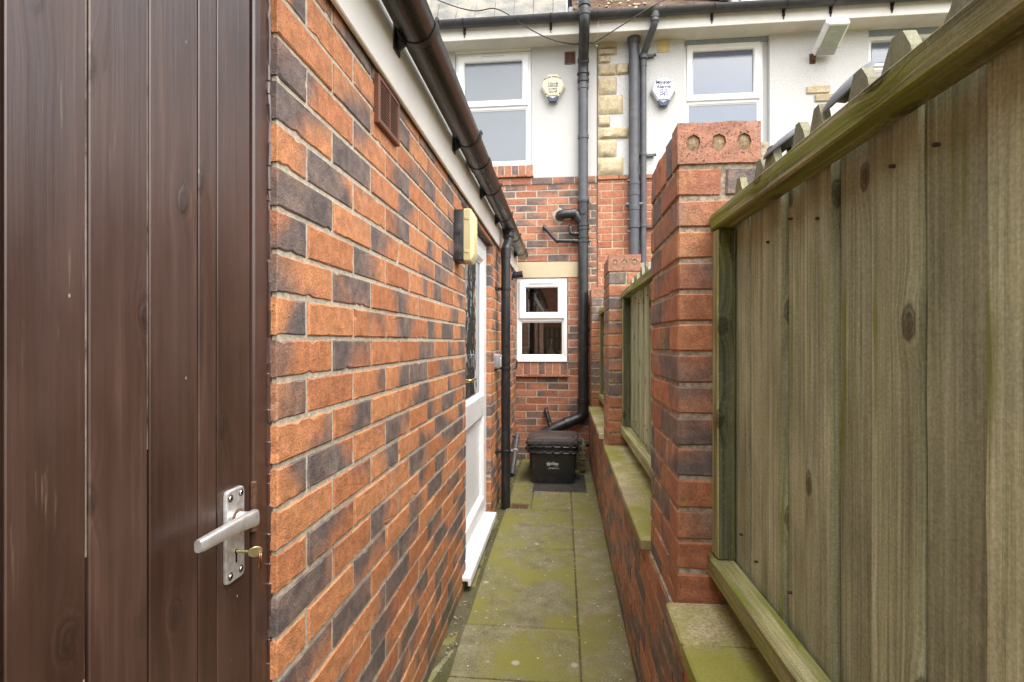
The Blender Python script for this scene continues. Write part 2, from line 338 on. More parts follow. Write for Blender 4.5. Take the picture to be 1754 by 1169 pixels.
# ------------------------------------------------------------------ mesh builder
class MB:
    def __init__(s): s.v = []; s.f = []; s.m = []; s.a = []; s.b = []
    def vert(s, p, a=(0, 0, 0), b=(0, 0, 0)):
        s.v.append(tuple(p)); s.a.append(a); s.b.append(b); return len(s.v) - 1
    def face(s, idx, mat=0): s.f.append(tuple(idx)); s.m.append(mat)
    def build(s, name, mats, parent=None, local=False, smooth=0.0, recalc=True):
        me = bpy.data.meshes.new(name); me.from_pydata(s.v, [], s.f)
        for mt in (mats if isinstance(mats, (list, tuple)) else [mats]): me.materials.append(MAT[mt])
        me.polygons.foreach_set('material_index', s.m)
        for nm, d in (('bk', s.a), ('bk2', s.b)):
            at = me.attributes.new(nm, 'FLOAT_VECTOR', 'POINT'); at.data.foreach_set('vector', [x for t in d for x in t])
        if recalc:
            bm = bmesh.new(); bm.from_mesh(me); bmesh.ops.recalc_face_normals(bm, faces=bm.faces); bm.to_mesh(me); bm.free()
        if smooth:
            me.polygons.foreach_set('use_smooth', [True] * len(me.polygons)); me.set_sharp_from_angle(angle=R(smooth))
        me.update()
        o = bpy.data.objects.new(name, me); COL.objects.link(o)
        if parent is not None:
            o.parent = parent
            if not local: o.matrix_parent_inverse = world_of(parent).inverted()
        return o
    # box given by centre, axes (unit vectors), half sizes and chamfer; attrs: 'brick' or 'wood'
    def box(s, c, h, ax=None, ch=.0, mat=0, kind=None, along=0, jit=0.0, rnd=None, mats6=None):
        c = Vector(c); X, Y, Z = ax or (Vector((1, 0, 0)), Vector((0, 1, 0)), Vector((0, 0, 1)))
        X = Vector(X); Y = Vector(Y); Z = Vector(Z)
        r = rnd or (random.random(), random.random(), random.random(), random.random())
        h = tuple(h); ch = min(ch, .45 * min(h))
        def at(x, y, z):
            if kind == 'wood':
                q = (x, y, z); cr = [q[i] for i in range(3) if i != along]
                return (cr[0] + .9 * cr[1], q[along], r[0]), (r[1], r[2], r[3])
            return ((x / h[0] + 1) / 2, (z / h[2] + 1) / 2, r[0]), (r[1], r[2], r[3])
        J = {}
        for sx in (-1, 1):
            for sy in (-1, 1):
                for sz in (-1, 1):
                    J[sx, sy, sz] = Vector((random.uniform(-jit, jit), random.uniform(-jit, jit), random.uniform(-jit, jit)))
        V = {}
        for k, j in J.items():
            sx, sy, sz = k
            opts = [(sx * h[0], sy * (h[1] - ch), sz * (h[2] - ch)), (sx * (h[0] - ch), sy * h[1], sz * (h[2] - ch)), (sx * (h[0] - ch), sy * (h[1] - ch), sz * h[2])]
            if ch <= 0: opts = opts[:1]
            ids = []
            for (x, y, z) in opts:
                a, b = at(x, y, z); ids.append(s.vert(c + X * (x + j.x) + Y * (y + j.y) + Z * (z + j.z), a, b))
            V[k] = ids if ch > 0 else ids * 3
        S = (-1, 1)
        for i, q in enumerate(S):
            mm = mats6 or [mat] * 6
            s.face([V[q, -1, -1][0], V[q, 1, -1][0], V[q, 1, 1][0], V[q, -1, 1][0]], mm[i])
            s.face([V[-1, q, -1][1], V[1, q, -1][1], V[1, q, 1][1], V[-1, q, 1][1]], mm[2 + i])
            s.face([V[-1, -1, q][2], V[1, -1, q][2], V[1, 1, q][2], V[-1, 1, q][2]], mm[4 + i])
        if ch > 0:
            for p in S:
                for q in S:
                    s.face([V[p, q, -1][0], V[p, q, 1][0], V[p, q, 1][1], V[p, q, -1][1]], mat)
                    s.face([V[p, -1, q][0], V[p, 1, q][0], V[p, 1, q][2], V[p, -1, q][2]], mat)
                    s.face([V[-1, p, q][1], V[1, p, q][1], V[1, p, q][2], V[-1, p, q][2]], mat)
            for k in V: s.face(V[k], mat)
    def rough_brick(s, c, h, ax, mat, rnd, bev=.0022):
        """brick with a ragged, chipped arris round its face (local -y is the face)"""
        c = Vector(c); X, Y, Z = [Vector(a) for a in ax]; hx, hy, hz = h
        nx = max(3, int(hx * 2 / .016)); nz = max(3, int(hz * 2 / .015)); per = []
        for i in range(nx): per.append((-hx + 2 * hx * i / nx, -hz, 0, -1))
        for i in range(nz): per.append((hx, -hz + 2 * hz * i / nz, 1, 0))
        for i in range(nx): per.append((hx - 2 * hx * i / nx, hz, 0, 1))
        for i in range(nz): per.append((-hx, hz - 2 * hz * i / nz, -1, 0))
        tilt = random.uniform(-.008, .008); tl2 = random.uniform(-.01, .01)
        def put(x, y, z):
            y += x * tilt * .3 + z * tl2
            return s.vert(c + X * x + Y * y + Z * z, ((x / hx + 1) / 2, (z / hz + 1) / 2, rnd[0]), rnd[1:])
        r0, r1, r2 = [], [], []
        for (x, z, ex, ez) in per:
            j = random.gauss(0, .00045); chip = 0
            q = random.random()
            if q < .03: chip = random.uniform(.0015, .0045)
            elif q < .25: chip = random.uniform(0, .001)
            r0.append(put(x + ex * j, hy, z + ez * j)); r1.append(put(x - ex * (max(0, j) + chip * .6), -hy + bev * .8 + chip * .8, z - ez * (max(0, j) + chip * .6)))
            k = bev + chip * 1.3 + abs(random.gauss(0, .0006)); r2.append(put(x * (1 - k / hx), -hy + random.gauss(0, .0003), z * (1 - k / hz)))
        n = len(per)
        for a, b in ((r0, r1), (r1, r2)):
            for i in range(n): s.face([a[i], a[(i + 1) % n], b[(i + 1) % n], b[i]], mat)
        s.face(r2, mat); s.face(r0[::-1], mat)
    def span(s, x0, x1, y0, y1, z0, z1, **kw):
        s.box(((x0 + x1) / 2, (y0 + y1) / 2, (z0 + z1) / 2), (abs(x1 - x0) / 2, abs(y1 - y0) / 2, abs(z1 - z0) / 2), **kw)
    def ring_loft(s, rings, close=True, cap=(True, True), mat=0):
        ids = [[s.vert(p) for p in r] for r in rings]; n = len(ids[0])
        for a, b in zip(ids, ids[1:]):
            for i in range(n if close else n - 1):
                j = (i + 1) % n; s.face([a[i], a[j], b[j], b[i]], mat)
        if cap[0]: s.face(ids[0][::-1], mat)
        if cap[1]: s.face(ids[-1], mat)
        return ids
    def tube(s, pts, r, n=18, cap=(True, True), mat=0, inner=None):
        pts = [Vector(p) for p in pts]; k = len(pts)
        rr = r if isinstance(r, (list, tuple)) else [r] * k
        T = []
        for i in range(k):
            t = (pts[min(i + 1, k - 1)] - pts[max(i - 1, 0)]); T.append(t.normalized())
        up = Vector((0, 0, 1)) if abs(T[0].z) < .9 else Vector((0, 1, 0))
        U = (up - T[0] * up.dot(T[0])).normalized(); rings = []
        for i in range(k):
            U = (U - T[i] * U.dot(T[i])).normalized(); W = T[i].cross(U)
            rings.append([pts[i] + (U * math.cos(2 * math.pi * q / n) + W * math.sin(2 * math.pi * q / n)) * rr[i] for q in range(n)])
        s.ring_loft(rings, True, cap, mat)
    def cyl(s, a, b, r, r2=None, n=18, mat=0): s.tube([a, b], [r, r if r2 is None else r2], n, mat=mat)
    def collar(s, p, d, r, L, mat=0, n=20):
        p = Vector(p); d = Vector(d).normalized()
        s.tube([p - d * L / 2, p - d * L * .42, p + d * L * .42, p + d * L / 2], [r * .93, r, r, r * .93], n, mat=mat)
    def prism(s, poly, o, U, V, N, d, mat=0, front=None, bev=0.0, scale_c=None):
        """poly in (u,v); extruded d along N; optional smaller front polygon"""
        o = Vector(o); U = Vector(U); V = Vector(V); N = Vector(N)
        f = front or poly
        r0 = [o + U * a + V * b for a, b in poly]; r1 = [o + U * a + V * b + N * d for a, b in f]
        if bev:
            cx = sum(a for a, b in f) / len(f); cy = sum(b for a, b in f) / len(f)
            r2 = []
            for a, b in f:
                L = math.hypot(a - cx, b - cy) or 1; k = (L - bev) / L
                r2.append(o + U * (cx + (a - cx) * k) + V * (cy + (b - cy) * k) + N * d)
            r1 = [p - N * bev for p in r1]; s.ring_loft([r0, r1, r2], True, (True, True), mat)
        else: s.ring_loft([r0, r1], True, (True, True), mat)

def world_of(o):
    m = Matrix.LocRotScale(o.location, o.rotation_euler, o.scale)
    if o.parent is not None: m = world_of(o.parent) @ o.matrix_parent_inverse @ m
    return m

def fillet(pts, rad, seg=7):
    pts = [Vector(p) for p in pts]; out = [pts[0]]
    for i in range(1, len(pts) - 1):
        a, b, c = pts[i - 1], pts[i], pts[i + 1]
        d1 = (a - b); d2 = (c - b); q = min(rad, d1.length * .48, d2.length * .48)
        p1 = b + d1.normalized() * q; p2 = b + d2.normalized() * q
        for k in range(seg + 1):
            t = k / seg; out.append(p1 * (1 - t) ** 2 + b * 2 * t * (1 - t) + p2 * t * t)
    out.append(pts[-1]); return out

def thing(name, label, cat, loc=(0, 0, 0), rz=0.0, group=None):
    o = bpy.data.objects.new(name, None); COL.objects.link(o)
    o.empty_display_size = .1; o.location = loc; o.rotation_euler = (0, 0, rz)
    tag(o, label, cat, group); return o
def tag(o, label=None, cat=None, group=None, kind=None):
    if label: o['label'] = label
    if cat: o['category'] = cat
    if group: o['group'] = group
    if kind: o['kind'] = kind
    return o
def copy_tree(o, parent=None):
    c = o.copy(); COL.objects.link(c)
    if parent is not None: c.parent = parent
    for ch in list(o.children): copy_tree(ch, c)
    return c

XA, YA, ZA = Vector((1, 0, 0)), Vector((0, 1, 0)), Vector((0, 0, 1))

def rect_sub(r, h):
    u0, u1, z0, z1 = r; a0, a1, b0, b1 = h
    if a1 <= u0 or a0 >= u1 or b1 <= z0 or b0 >= z1: return [r]
    out = []
    if a0 > u0: out.append((u0, a0, z0, z1))
    if a1 < u1: out.append((a1, u1, z0, z1))
    m0, m1 = max(u0, a0), min(u1, a1)
    if b0 > z0: out.append((m0, m1, z0, b0))
    if b1 < z1: out.append((m0, m1, b1, z1))
    return out

def brickwork(mb, O, U, N, W, z_lo, z_hi, holes=(), off=0.0, z0=0.0, depth=.055, mb_i=0, mm_i=1, rec=.0032, bond='stretcher', jit=.0019, ch=.0022, gap=.010, thick=.10, rough=False):
    """bricks on a face plus a mortar body set back by rec. O is the face origin (z ignored), holes are (u0,u1,z0,z1)"""
    O = Vector(O); U = Vector(U); N = Vector(N); k0 = int(math.floor((z_lo - z0) / .075)) - 1
    k = k0; ld = random.random()
    while z0 + k * .075 < z_hi:
        a, b = z0 + k * .075 + random.uniform(-.0006, .0006), z0 + k * .075 + .075 - gap
        a2, b2 = max(a, z_lo), min(b, z_hi); k += 1
        if b2 - a2 < .012: continue
        u = -off - ((k - 1) % 2) * .1125 - .225
        i = 0
        while u < W:
            L = .225
            if bond == 'old' and (k % 4 == 0): L = .1125
            r = (max(u, 0), min(u + L - gap, W), a2, b2); u += L
            if r[1] - r[0] < .012: continue
            rs = [r]
            for h in holes: rs = [q for x in rs for q in rect_sub(x, h)]
            for (u0, u1, c0, c1) in rs:
                if u1 - u0 < .01 or c1 - c0 < .01: continue
                pr = random.uniform(-.0012, .0012)
                ld = (ld + .381966 + random.uniform(-.09, .09)) % 1.0
                C_ = O + U * ((u0 + u1) / 2) + ZA * ((c0 + c1) / 2 - O.z) - N * (depth / 2 - pr); H_ = ((u1 - u0) / 2, depth / 2, (c1 - c0) / 2); rn_ = (random.random(), ld, random.random(), random.random())
                if rough and min(H_) > .012: mb.rough_brick(C_, H_, (U, -N, ZA), mb_i, rn_)
                else: mb.box(C_, H_, (U, -N, ZA), ch * random.uniform(.7, 1.6), mb_i, 'brick', jit=jit, rnd=rn_)
    slab(mb, O, U, N, .0045, W - .0045, z_lo, z_hi, [(h[0] - .004, h[1] + .004, h[2] - .004, h[3] + .004) for h in holes], rec, thick, mm_i)

def slab(mb, O, U, N, u0, u1, z0, z1, holes, rec, thick, mat):
    """a wall slab with rectangular openings; front face set back rec from the plane through O"""
    O = Vector((O[0], O[1], 0)); U = Vector(U); N = Vector(N)
    us = sorted({u0, u1, *[min(max(x, u0), u1) for h in holes for x in h[:2]]}); zs = sorted({z0, z1, *[min(max(x, z0), z1) for h in holes for x in h[2:]]})
    def solid(i, j):
        if i < 0 or j < 0 or i >= len(us) - 1 or j >= len(zs) - 1: return False
        cu = (us[i] + us[i + 1]) / 2; cz = (zs[j] + zs[j + 1]) / 2
        return not any(h[0] < cu < h[1] and h[2] < cz < h[3] for h in holes)
    C = {}
    def P(i, j, d):
        if (i, j, d) not in C: C[i, j, d] = mb.vert(O + U * us[i] + ZA * zs[j] - N * (rec + (thick if d else 0)))
        return C[i, j, d]
    for i in range(len(us) - 1):
        for j in range(len(zs) - 1):
            if not solid(i, j): continue
            mb.face([P(i, j, 0), P(i + 1, j, 0), P(i + 1, j + 1, 0), P(i, j + 1, 0)], mat)
            mb.face([P(i, j, 1), P(i, j + 1, 1), P(i + 1, j + 1, 1), P(i + 1, j, 1)], mat)
            for (di, dj, e) in ((-1, 0, ((i, j), (i, j + 1))), (1, 0, ((i + 1, j), (i + 1, j + 1))), (0, -1, ((i, j), (i + 1, j))), (0, 1, ((i, j + 1), (i + 1, j + 1)))):
                if not solid(i + di, j + dj):
                    p, q = e; mb.face([P(*p, 0), P(*q, 0), P(*q, 1), P(*p, 1)], mat)

def rectframe(mb, u0, u1, z0, z1, prof, f, mat=0):
    """picture-frame moulding: prof = closed list of (inset, out)"""
    rings = []
    for (cu, cz, su, sz) in ((u0, z0, 1, 1), (u1, z0, -1, 1), (u1, z1, -1, -1), (u0, z1, 1, -1)):
        rings.append([f(cu + su * i, cz + sz * i, o) for i, o in prof])
    ids = [[mb.vert(p) for p in r] for r in rings]; n = len(prof)
    for k in range(4):
        a, b = ids[k], ids[(k + 1) % 4]
        for i in range(n): mb.face([a[i], a[(i + 1) % n], b[(i + 1) % n], b[i]], mat)

def text(body, size, mat, parent, loc, rot, extrude=.0006, bold=0.0, sx=1.0, name='lettering', shear=0.0, font_space=1.0):
    cu = bpy.data.curves.new('lettering', 'FONT'); cu.body = body; cu.size = size; cu.align_x = 'CENTER'; cu.align_y = 'CENTER'
    cu.extrude = extrude; cu.offset = bold; cu.space_character = font_space
    t = bpy.data.objects.new('tmp', cu); COL.objects.link(t)
    dg = bpy.context.evaluated_depsgraph_get(); me = bpy.data.meshes.new_from_object(t.evaluated_get(dg))
    bpy.data.objects.remove(t)
    o = bpy.data.objects.new(name, me); COL.objects.link(o); me.materials.clear(); me.materials.append(MAT[mat])
    M = Matrix.Translation(loc) @ Matrix(rot).to_4x4() @ Matrix.Diagonal((sx, 1, 1, 1)); me.transform(M)
    if parent is not None:
        o.parent = parent; o.matrix_parent_inverse = world_of(parent).inverted()
    return o
FACE_S = ((1, 0, 0), (0, 0, -1), (0, 1, 0))      # text upright facing -Y: rows of the rotation matrix

# ------------------------------------------------------------------ setting
g = MB(); g.v = []
for p in ((-60, -60, -.06), (60, -60, -.06), (60, 60, -.06), (-60, 60, -.06)): g.vert(p)
g.face([0, 1, 2, 3]); tag(g.build('ground', 'earth'), kind='structure')

p = MB()
xs = .065
p.span(-.60, .40, -4, 5.6, -.05, -.007, mat=2)
def pave(x0, x1, y0, y1, mat):
    p.span(x0 + .002, x1 - .002, y0 + .005, y1 - .005, -.045, random.uniform(-.002, .002), ch=.004, mat=mat, jit=.0025)
ys = [-3.2, -2.3, -1.4, -.5, .40, 1.30, 1.885, 2.24, 3.095, 3.83, 4.42, 5.1, 5.46]
for a, b in zip(ys, ys[1:]):
    if a < 3.9 and b > 3.75: pave(-.235 if a > 3.8 else -.425, xs, a, b, 0)
    else: pave(-.425, xs, a, b, 0)
pave(-.425, -.238, 3.98, 4.42, 0)
ys = [-3, -1.4, .1, 1.72, 3.42, 4.6, 5.46]
for a, b in zip(ys, ys[1:]): pave(xs + .002, .272, a, b, 1)
for i in range(30):
    y = -2 + i * .255; p.span(-.50, -.43 - random.uniform(0, .02), y, y + .25, -.04, random.uniform(-.012, -.003), ch=.008, mat=1, jit=.006)
tag(p.build('path', ['slab', 'slab_side', 'bedding']), kind='structure')

# ------------------------------------------------------------------ left: brick outbuilding
LX = -.4927
ob = thing('brick_outbuilding', 'long low orange and charcoal brick building along the left side of the passage', 'outbuilding', (LX, 2.6, 0))
w = MB()
D0, D1, DZ = 2.613 - .855, 2.697, 1.905
brickwork(w, (LX, .855, 0), YA, XA, 5.466 - .855, -.03, 2.12, [(D0, D1, -.1, DZ)], 0, -.027, depth=.1, thick=.20, gap=.0097, rough=True)
brickwork(w, (LX, -2.2, 0), YA, XA, 2.22, -.03, 2.12, [], 0, -.027, depth=.06, thick=.15)
w.span(LX - .25, LX - .205, -2.2, 5.466, 1.98, 2.11, mat=1)
w.build('wall', ['brick_flash', 'mortar'], ob)
rf = MB(); rf.span(-3.6, -.47, -2.3, 5.45, 2.165, 2.2); rf.build('roof', 'roof_felt', ob)
fa = MB(); fa.span(-.487, -.474, -2.3, 5.455, 1.951, 2.16, ch=.004)
fa.build('fascia', 'fascia', ob)
# steel lintel over the white door
l = MB(); l.span(-.60, LX + .004, 2.50, 3.60, DZ - .004, DZ + .010); l.build('lintel', 'vent_dark', ob)

# brown plank door
DX = -.515
d = MB(); edges = [.035, .085, .171, .257, .344, .431, .517, .601, .689, .729, .812]
for a, b in zip(edges, edges[1:]):
    d.box((DX - .011, (a + b) / 2, .99), ((b - a) / 2 - (.0014 if b not in (.517, .601) else .0022), .011, .97), (YA, -XA, ZA), .0012, 0, 'wood', 2, rnd=(random.random(), 0, 0, 0))
for y in (.517, .601):
    d.span(DX - .020, DX - .0030, y - .0014, y + .0016, 1.0 if y < .55 else 1.1, 1.96, mat=1)
d.span(DX - .05, DX - .021, .036, .811, .03, 1.95, mat=2)
door = d.build('plank_door', ['door_wood', 'pale_wood', 'void'], ob)
fr_ = MB()
for (a, b) in ((.8155, .8565), (-.012, .0325)):
    fr_.box((DX - .030, (a + b) / 2, .99), ((b - a) / 2, .0345, .99), (YA, -XA, ZA), .003, 0, 'wood', 2)
fr_.box((DX - .030, .422, 1.97), (.39, .0345, .0185), (YA, -XA, ZA), .003, 0, 'wood', 0)
# ragged paint and sealant bead where the frame meets the brick
zz = .0
while zz < 2.1:
    h = random.uniform(.012, .05); q = random.uniform(.001, .0065)
    fr_.box((DX + .004, .8575, zz + h / 2), (.003 + q * .3, .006, h / 2 + .003), (YA, -XA, ZA), .003, 0, 'wood', 2, jit=.0015); zz += h
fr_.build('door_frame', 'door_wood', door)
# lever handle on a long plate
hp = MB(); y0, y1, z0_, z1_ = .743, .787, .862, 1.006; px = DX + .0005
pl = [(y0 + .006, z0_), (y1 - .006, z0_), (y1 - .0015, z0_ + .002), (y1, z0_ + .007), (y1, z1_ - .007), (y1 - .0015, z1_ - .002), (y1 - .006, z1_), (y0 + .006, z1_), (y0 + .0015, z1_ - .002), (y0, z1_ - .007), (y0, z0_ + .007), (y0 + .0015, z0_ + .002)]
hp.prism(pl, (px, 0, 0), YA, ZA, XA, .0055, bev=.0018)
sp = MB
hz, hy = .957, .771
hp.cyl((px + .005, hy, hz), (px + .0075, hy, hz), .0155, .0135, 24, 1)
for (a, b) in ((y0 + .009, z1_ - .012), (y1 - .009, z1_ - .010), (y0 + .009, z0_ + .012), (y1 - .009, z0_ + .013)):
    hp.cyl((px + .005, a, b), (px + .0062, a, b), .0062, .0058, 14, 1)
    hp.cyl((px + .006, a, b), (px + .0074, a, b), .0042, .0035, 14, 2)
    hp.box((px + .0074, a, b), (.0003, .0008, .0030), None, 0, 3); hp.box((px + .0074, a, b), (.00035, .0030, .0008), None, 0, 3)
hp.box((px + .0056, .766, .898), (.0004, .0016, .0085), None, 0, 3); hp.cyl((px + .0052, .766, .907), (px + .0061, .766, .907), .0035, None, 14, 3)
hd = hp.build('handle', ['alu_plate', 'rust', 'steel', 'void'], door, smooth=35)
lv = MB()
lv.tube([(px + .007, hy, hz), (px + .016, hy, hz), (px + .026, hy + .001, hz)], [.0115, .0105, .011], 22)
path = [(hy + .011, .0105, .000), (hy + .004, .013, .001), (hy - .012, .0125, .003), (hy - .035, .0115, .005), (hy - .065, .0102, .006), (hy - .095, .0095, .006), (hy - .118, .009, .0055), (hy - .124, .0085, .005)]
rings = []
for i, (yy, hh, zo) in enumerate(path):
    t = .0068 if i else .004
    if i == len(path) - 1: t = .005
    xo = px + .030 + .004 * math.sin(math.pi * i / (len(path) - 1))
    rings.append([Vector((xo + t * (1 if abs(math.cos(q)) > .02 else 0) * math.copysign(abs(math.cos(q)) ** .55, math.cos(q)), yy, hz + zo + hh * math.copysign(abs(math.sin(q)) ** .7, math.sin(q)))) for q in [2 * math.pi * k / 20 for k in range(20)]])
lv.ring_loft(rings); lv.build('lever', 'alu', hd, smooth=50)
st = MB(); st.box((DX + .005, .8135, .962), (.004, .0042, .042), None, .002, 0); st.build('strike_plate', 'rust', door)
ky = thing('door_key', 'small worn brass key with copper ring sitting in the brown door lock', 'key', (px + .005, .766, .907))
k = MB(); k.cyl((px + .004, .766, .907), (px + .026, .767, .907), .0024, None, 12)
bow = [(.0105 * math.cos(q), .0082 * math.sin(q)) for q in [2 * math.pi * i / 24 for i in range(24)]]
bx = Vector((.80, .60, 0)).normalized(); bn = Vector((.60, -.80, 0)).normalized()
k.prism(bow, Vector((px + .036, .7675, .907)) - bn * .001, bx, ZA, bn, .0022, bev=.0005); k.build('key', 'brass', ky, smooth=40)
k = MB(); kc = Vector((px + .042, .769, .893))
k.tube([kc + Vector((.25 * .0, .35 * .0, 0)) + (bn * math.cos(q) * .0065 + ZA * math.sin(q) * .0125) for q in [2 * math.pi * i / 28 for i in range(29)]], .0011, 8)
k.tube([kc + bx * .0022 + (bn * math.cos(q) * .006 + ZA * math.sin(q) * .012) for q in [2 * math.pi * i / 28 for i in range(29)]], .0011, 8)
k.build('key_ring', 'copper', ky, smooth=60)

# white half-glazed door
WDX = -.530
f = lambda u, z, o: Vector((WDX + o, u, z))
q = MB()
rectframe(q, 2.617, 3.549, .075, 1.90, [(0, -.06), (0, 0), (.004, .004), (.040, .004), (.052, -.004), (.052, -.06)], f)
wd = q.build('glazed_door', 'pvc', ob, smooth=20)
q = MB()
rectframe(q, 2.671, 3.485, .128, 1.846, [(0, -.055), (0, .0), (.006, .008), (.070, .008), (.082, .0), (.094, -.014), (.094, -.055)], f)
q.span(WDX - .05, WDX + .008, 2.75, 3.41, .75, .885, ch=.004); q.span(WDX - .05, WDX - .004, 2.75, 3.41, .735, .90, ch=.004)
q.build('door_leaf', 'pvc', wd, smooth=20)
q = MB(); q.span(WDX - .045, WDX - .018, 2.75, 3.41, .215, .74); q.build('lower_panel', 'pvc', wd)
q = MB(); q.span(WDX - .045, WDX - .020, 2.75, 3.41, .895, 1.76); q.build('pane', 'door_glass', wd)
q = MB(); q.span(WDX, WDX + .012, 2.685, 2.715, .90, 1.14, ch=.004); q.tube(fillet([(WDX + .01, 2.70, 1.03), (WDX + .048, 2.70, 1.03), (WDX + .048, 2.835, 1.03)], .015), .008, 12)
q.build('handle', 'brass_bright', wd, smooth=40)
q = MB(); q.span(-.60, -.452, 2.520, 3.515, .052, .074, ch=.004); q.span(-.466, -.4515, 2.5201, 3.5149, .030, .060, ch=.003)
q.build('threshold', 'pvc', wd)
q = MB(); q.span(-.6, -.5, 2.60, 3.55, -.02, .05); q.build('step', 'mortar_grey', wd)

# louvre vent
v = thing('louvre_vent', 'square brown plastic louvre vent high on the left brick wall', 'vent', (LX, 1.405, 1.87))
f2 = lambda u, z, o: Vector((LX + o, u, z))
q = MB(); a0, a1, b0, b1 = 1.318, 1.493, 1.812, 1.940
rectframe(q, a0, a1, b0, b1, [(0, -.004), (0, .012), (.003, .014), (.011, .014), (.013, .009), (.013, -.004)], f2); q.build('frame', 'vent_brown', v)
q = MB()
for i in range(13):
    z = b0 + .0165 + i * .0079
    q.span(LX + .0098, LX + .0116, a0 + .0125, a1 - .0125, z - .0013, z + .0013)
q.span(LX + .002, LX + .0135, (a0 + a1) / 2 - .004, (a0 + a1) / 2 + .004, b0 + .012, b1 - .012); q.build('louvre', 'vent_brown', v)
q = MB(); q.span(LX - .004, LX + .0025, a0 + .012, a1 - .012, b0 + .012, b1 - .012); q.build('backing', 'void', v)

# bulkhead light
b = thing('bulkhead_light', 'tall rectangular wall light with yellowed cream cover and black back', 'wall light', (LX, 2.37, 1.72))
def rr2(a0, a1, b0, b1, r, n=4):
    out = []
    for (cx, cz, s) in ((a1 - r, b1 - r, 0), (a0 + r, b1 - r, 1), (a0 + r, b0 + r, 2), (a1 - r, b0 + r, 3)):
        for i in range(n + 1):
            t = math.pi / 2 * (s + i / n); out.append((cx + r * math.cos(t), cz + r * math.sin(t)))
    return out
q = MB(); q.prism(rr2(2.315, 2.425, 1.603, 1.838, .008), (LX - .002, 0, 0), YA, ZA, XA, .046, bev=.003)
q.cyl((LX + .022, 2.3155, 1.728), (LX + .022, 2.3135, 1.728), .010, None, 16); q.build('base', 'black_shell', b, smooth=30)
q = MB(); o0 = rr2(2.313, 2.427, 1.600, 1.841, .010); o1 = rr2(2.326, 2.414, 1.628, 1.815, .012)
q.ring_loft([[Vector((LX + .046, y, z)) for y, z in o0], [Vector((LX + .076, y, z)) for y, z in o0], [Vector((LX + .092, y, z)) for y, z in o1]], True)
for z in (1.645, 1.795): q.span(LX + .050, LX + .070, 2.3105, 2.314, z - .006, z + .006, ch=.002)
q.build('cover', 'cream', b, smooth=30)

# gutter of the outbuilding
GX, GZ, GR = -.412, 2.133, .056
gt = thing('rain_gutter', 'large dark brown half round gutter running along the left building fascia', 'gutter', (GX, 2.6, GZ))
def half_pipe(mb, c0, c1, side, r, th=.003, n=18, mat=0):
    c0 = Vector(c0); c1 = Vector(c1); side = Vector(side)
    def ring(c): 
        o = [c + side * (r * math.cos(t)) - ZA * (r * math.sin(t)) for t in [math.pi * i / n for i in range(n + 1)]]
        return o + [c + side * ((r - th) * math.cos(t)) - ZA * ((r - th) * math.sin(t)) for t in [math.pi * i / n for i in range(n, -1, -1)]]
    mb.ring_loft([ring(c0), ring(c1)], True, (True, True), mat)
q = MB(); half_pipe(q, (GX, -2.3, GZ), (GX, 5.33, GZ), XA, GR)
q.cyl((GX, 5.325, GZ - .0), (GX, 5.333, GZ), GR + .001, None, 30)
for yy in (2.55,): half_pipe(q, (GX, yy - .05, GZ + .001), (GX, yy + .05, GZ + .001), XA, GR + .004)
q.build('channel', 'gutter_brown', gt, smooth=40)
for yy in (.55, 1.44, 2.22, 2.96, 3.62, 4.35, 5.05):
    q = MB(); half_pipe(q, (GX, yy - .013, GZ + .004), (GX, yy + .013, GZ + .004), XA, GR + .0065, .004)
    q.span(-.4735, -.469, yy - .026, yy + .026, GZ - .075, GZ + .01, ch=.001)
    q.prism([(0, 0), (.035, -.008), (.05, -.04), (.004, -.072), (0, -.072)], (-.4735, yy - .004, GZ - .0), XA, ZA, YA, .008)
    q.cyl((GX + GR + .004, yy - .014, GZ + .008), (GX + GR + .004, yy + .014, GZ + .008), .006, None, 10)
    q.cyl((-.469, yy, GZ - .062), (-.467, yy, GZ - .062), .004, None, 8)
    q.build('bracket', 'bracket', gt, smooth=35)
# downpipe
PX, PY = -.415, 3.84
dp = thing('downpipe', 'straight black downpipe from the brown gutter to the drain grate', 'downpipe', (PX, PY, 0))
q = MB(); top = [(GX, PY + .10, GZ - .045), (GX, PY + .10, GZ - .125), (PX - .008, PY, GZ - .205), (PX - .008, PY, GZ - .27)]
q.tube(fillet(top, .05), .036, 20); q.collar((GX, PY + .10, GZ - .085), ZA, .042, .05); q.cyl((GX, PY + .10, GZ - .03), (GX, PY + .10, GZ - .066), .052, .044, 24)
q.cyl((PX - .008, PY, GZ - .20), (PX - .008, PY, GZ - .275), .0375, None, 20)
q.build('offset', 'plastic_black', dp, smooth=40)
q = MB(); q.cyl((PX - .008, PY, .005), (PX - .008, PY, GZ - .26), .034, None, 26); q.build('pipe', 'plastic_black', dp, smooth=40)
for z in (1.63, 1.04, .42):
    q = MB(); q.collar((PX - .008, PY, z), ZA, .039, .024); q.span(LX - .004, PX - .02, PY - .020, PY + .020, z - .010, z + .010, ch=.003)
    q.span(LX - .002, LX + .008, PY - .065, PY + .065, z - .012, z + .012, ch=.003); q.build('bracket', 'bracket', dp, smooth=35)
# key safe
ks = thing('key_safe', 'small silver grey key safe on the brick beside the black downpipe', 'key safe', (LX, 3.74, 1.09))
q = MB(); q.prism(rr2(3.71, 3.765, 1.04, 1.15, .012), (LX - .002, 0, 0), YA, ZA, XA, .045, bev=.008); q.build('body', 'silver_paint', ks, smooth=30)
q = MB(); q.prism(rr2(3.718, 3.757, 1.05, 1.125, .008), (LX + .043, 0, 0), YA, ZA, XA, .006, bev=.003); q.cyl((LX + .047, 3.7375, 1.135), (LX + .052, 3.7375, 1.135), .007, None, 16); q.build('cover', 'alu', ks, smooth=30)
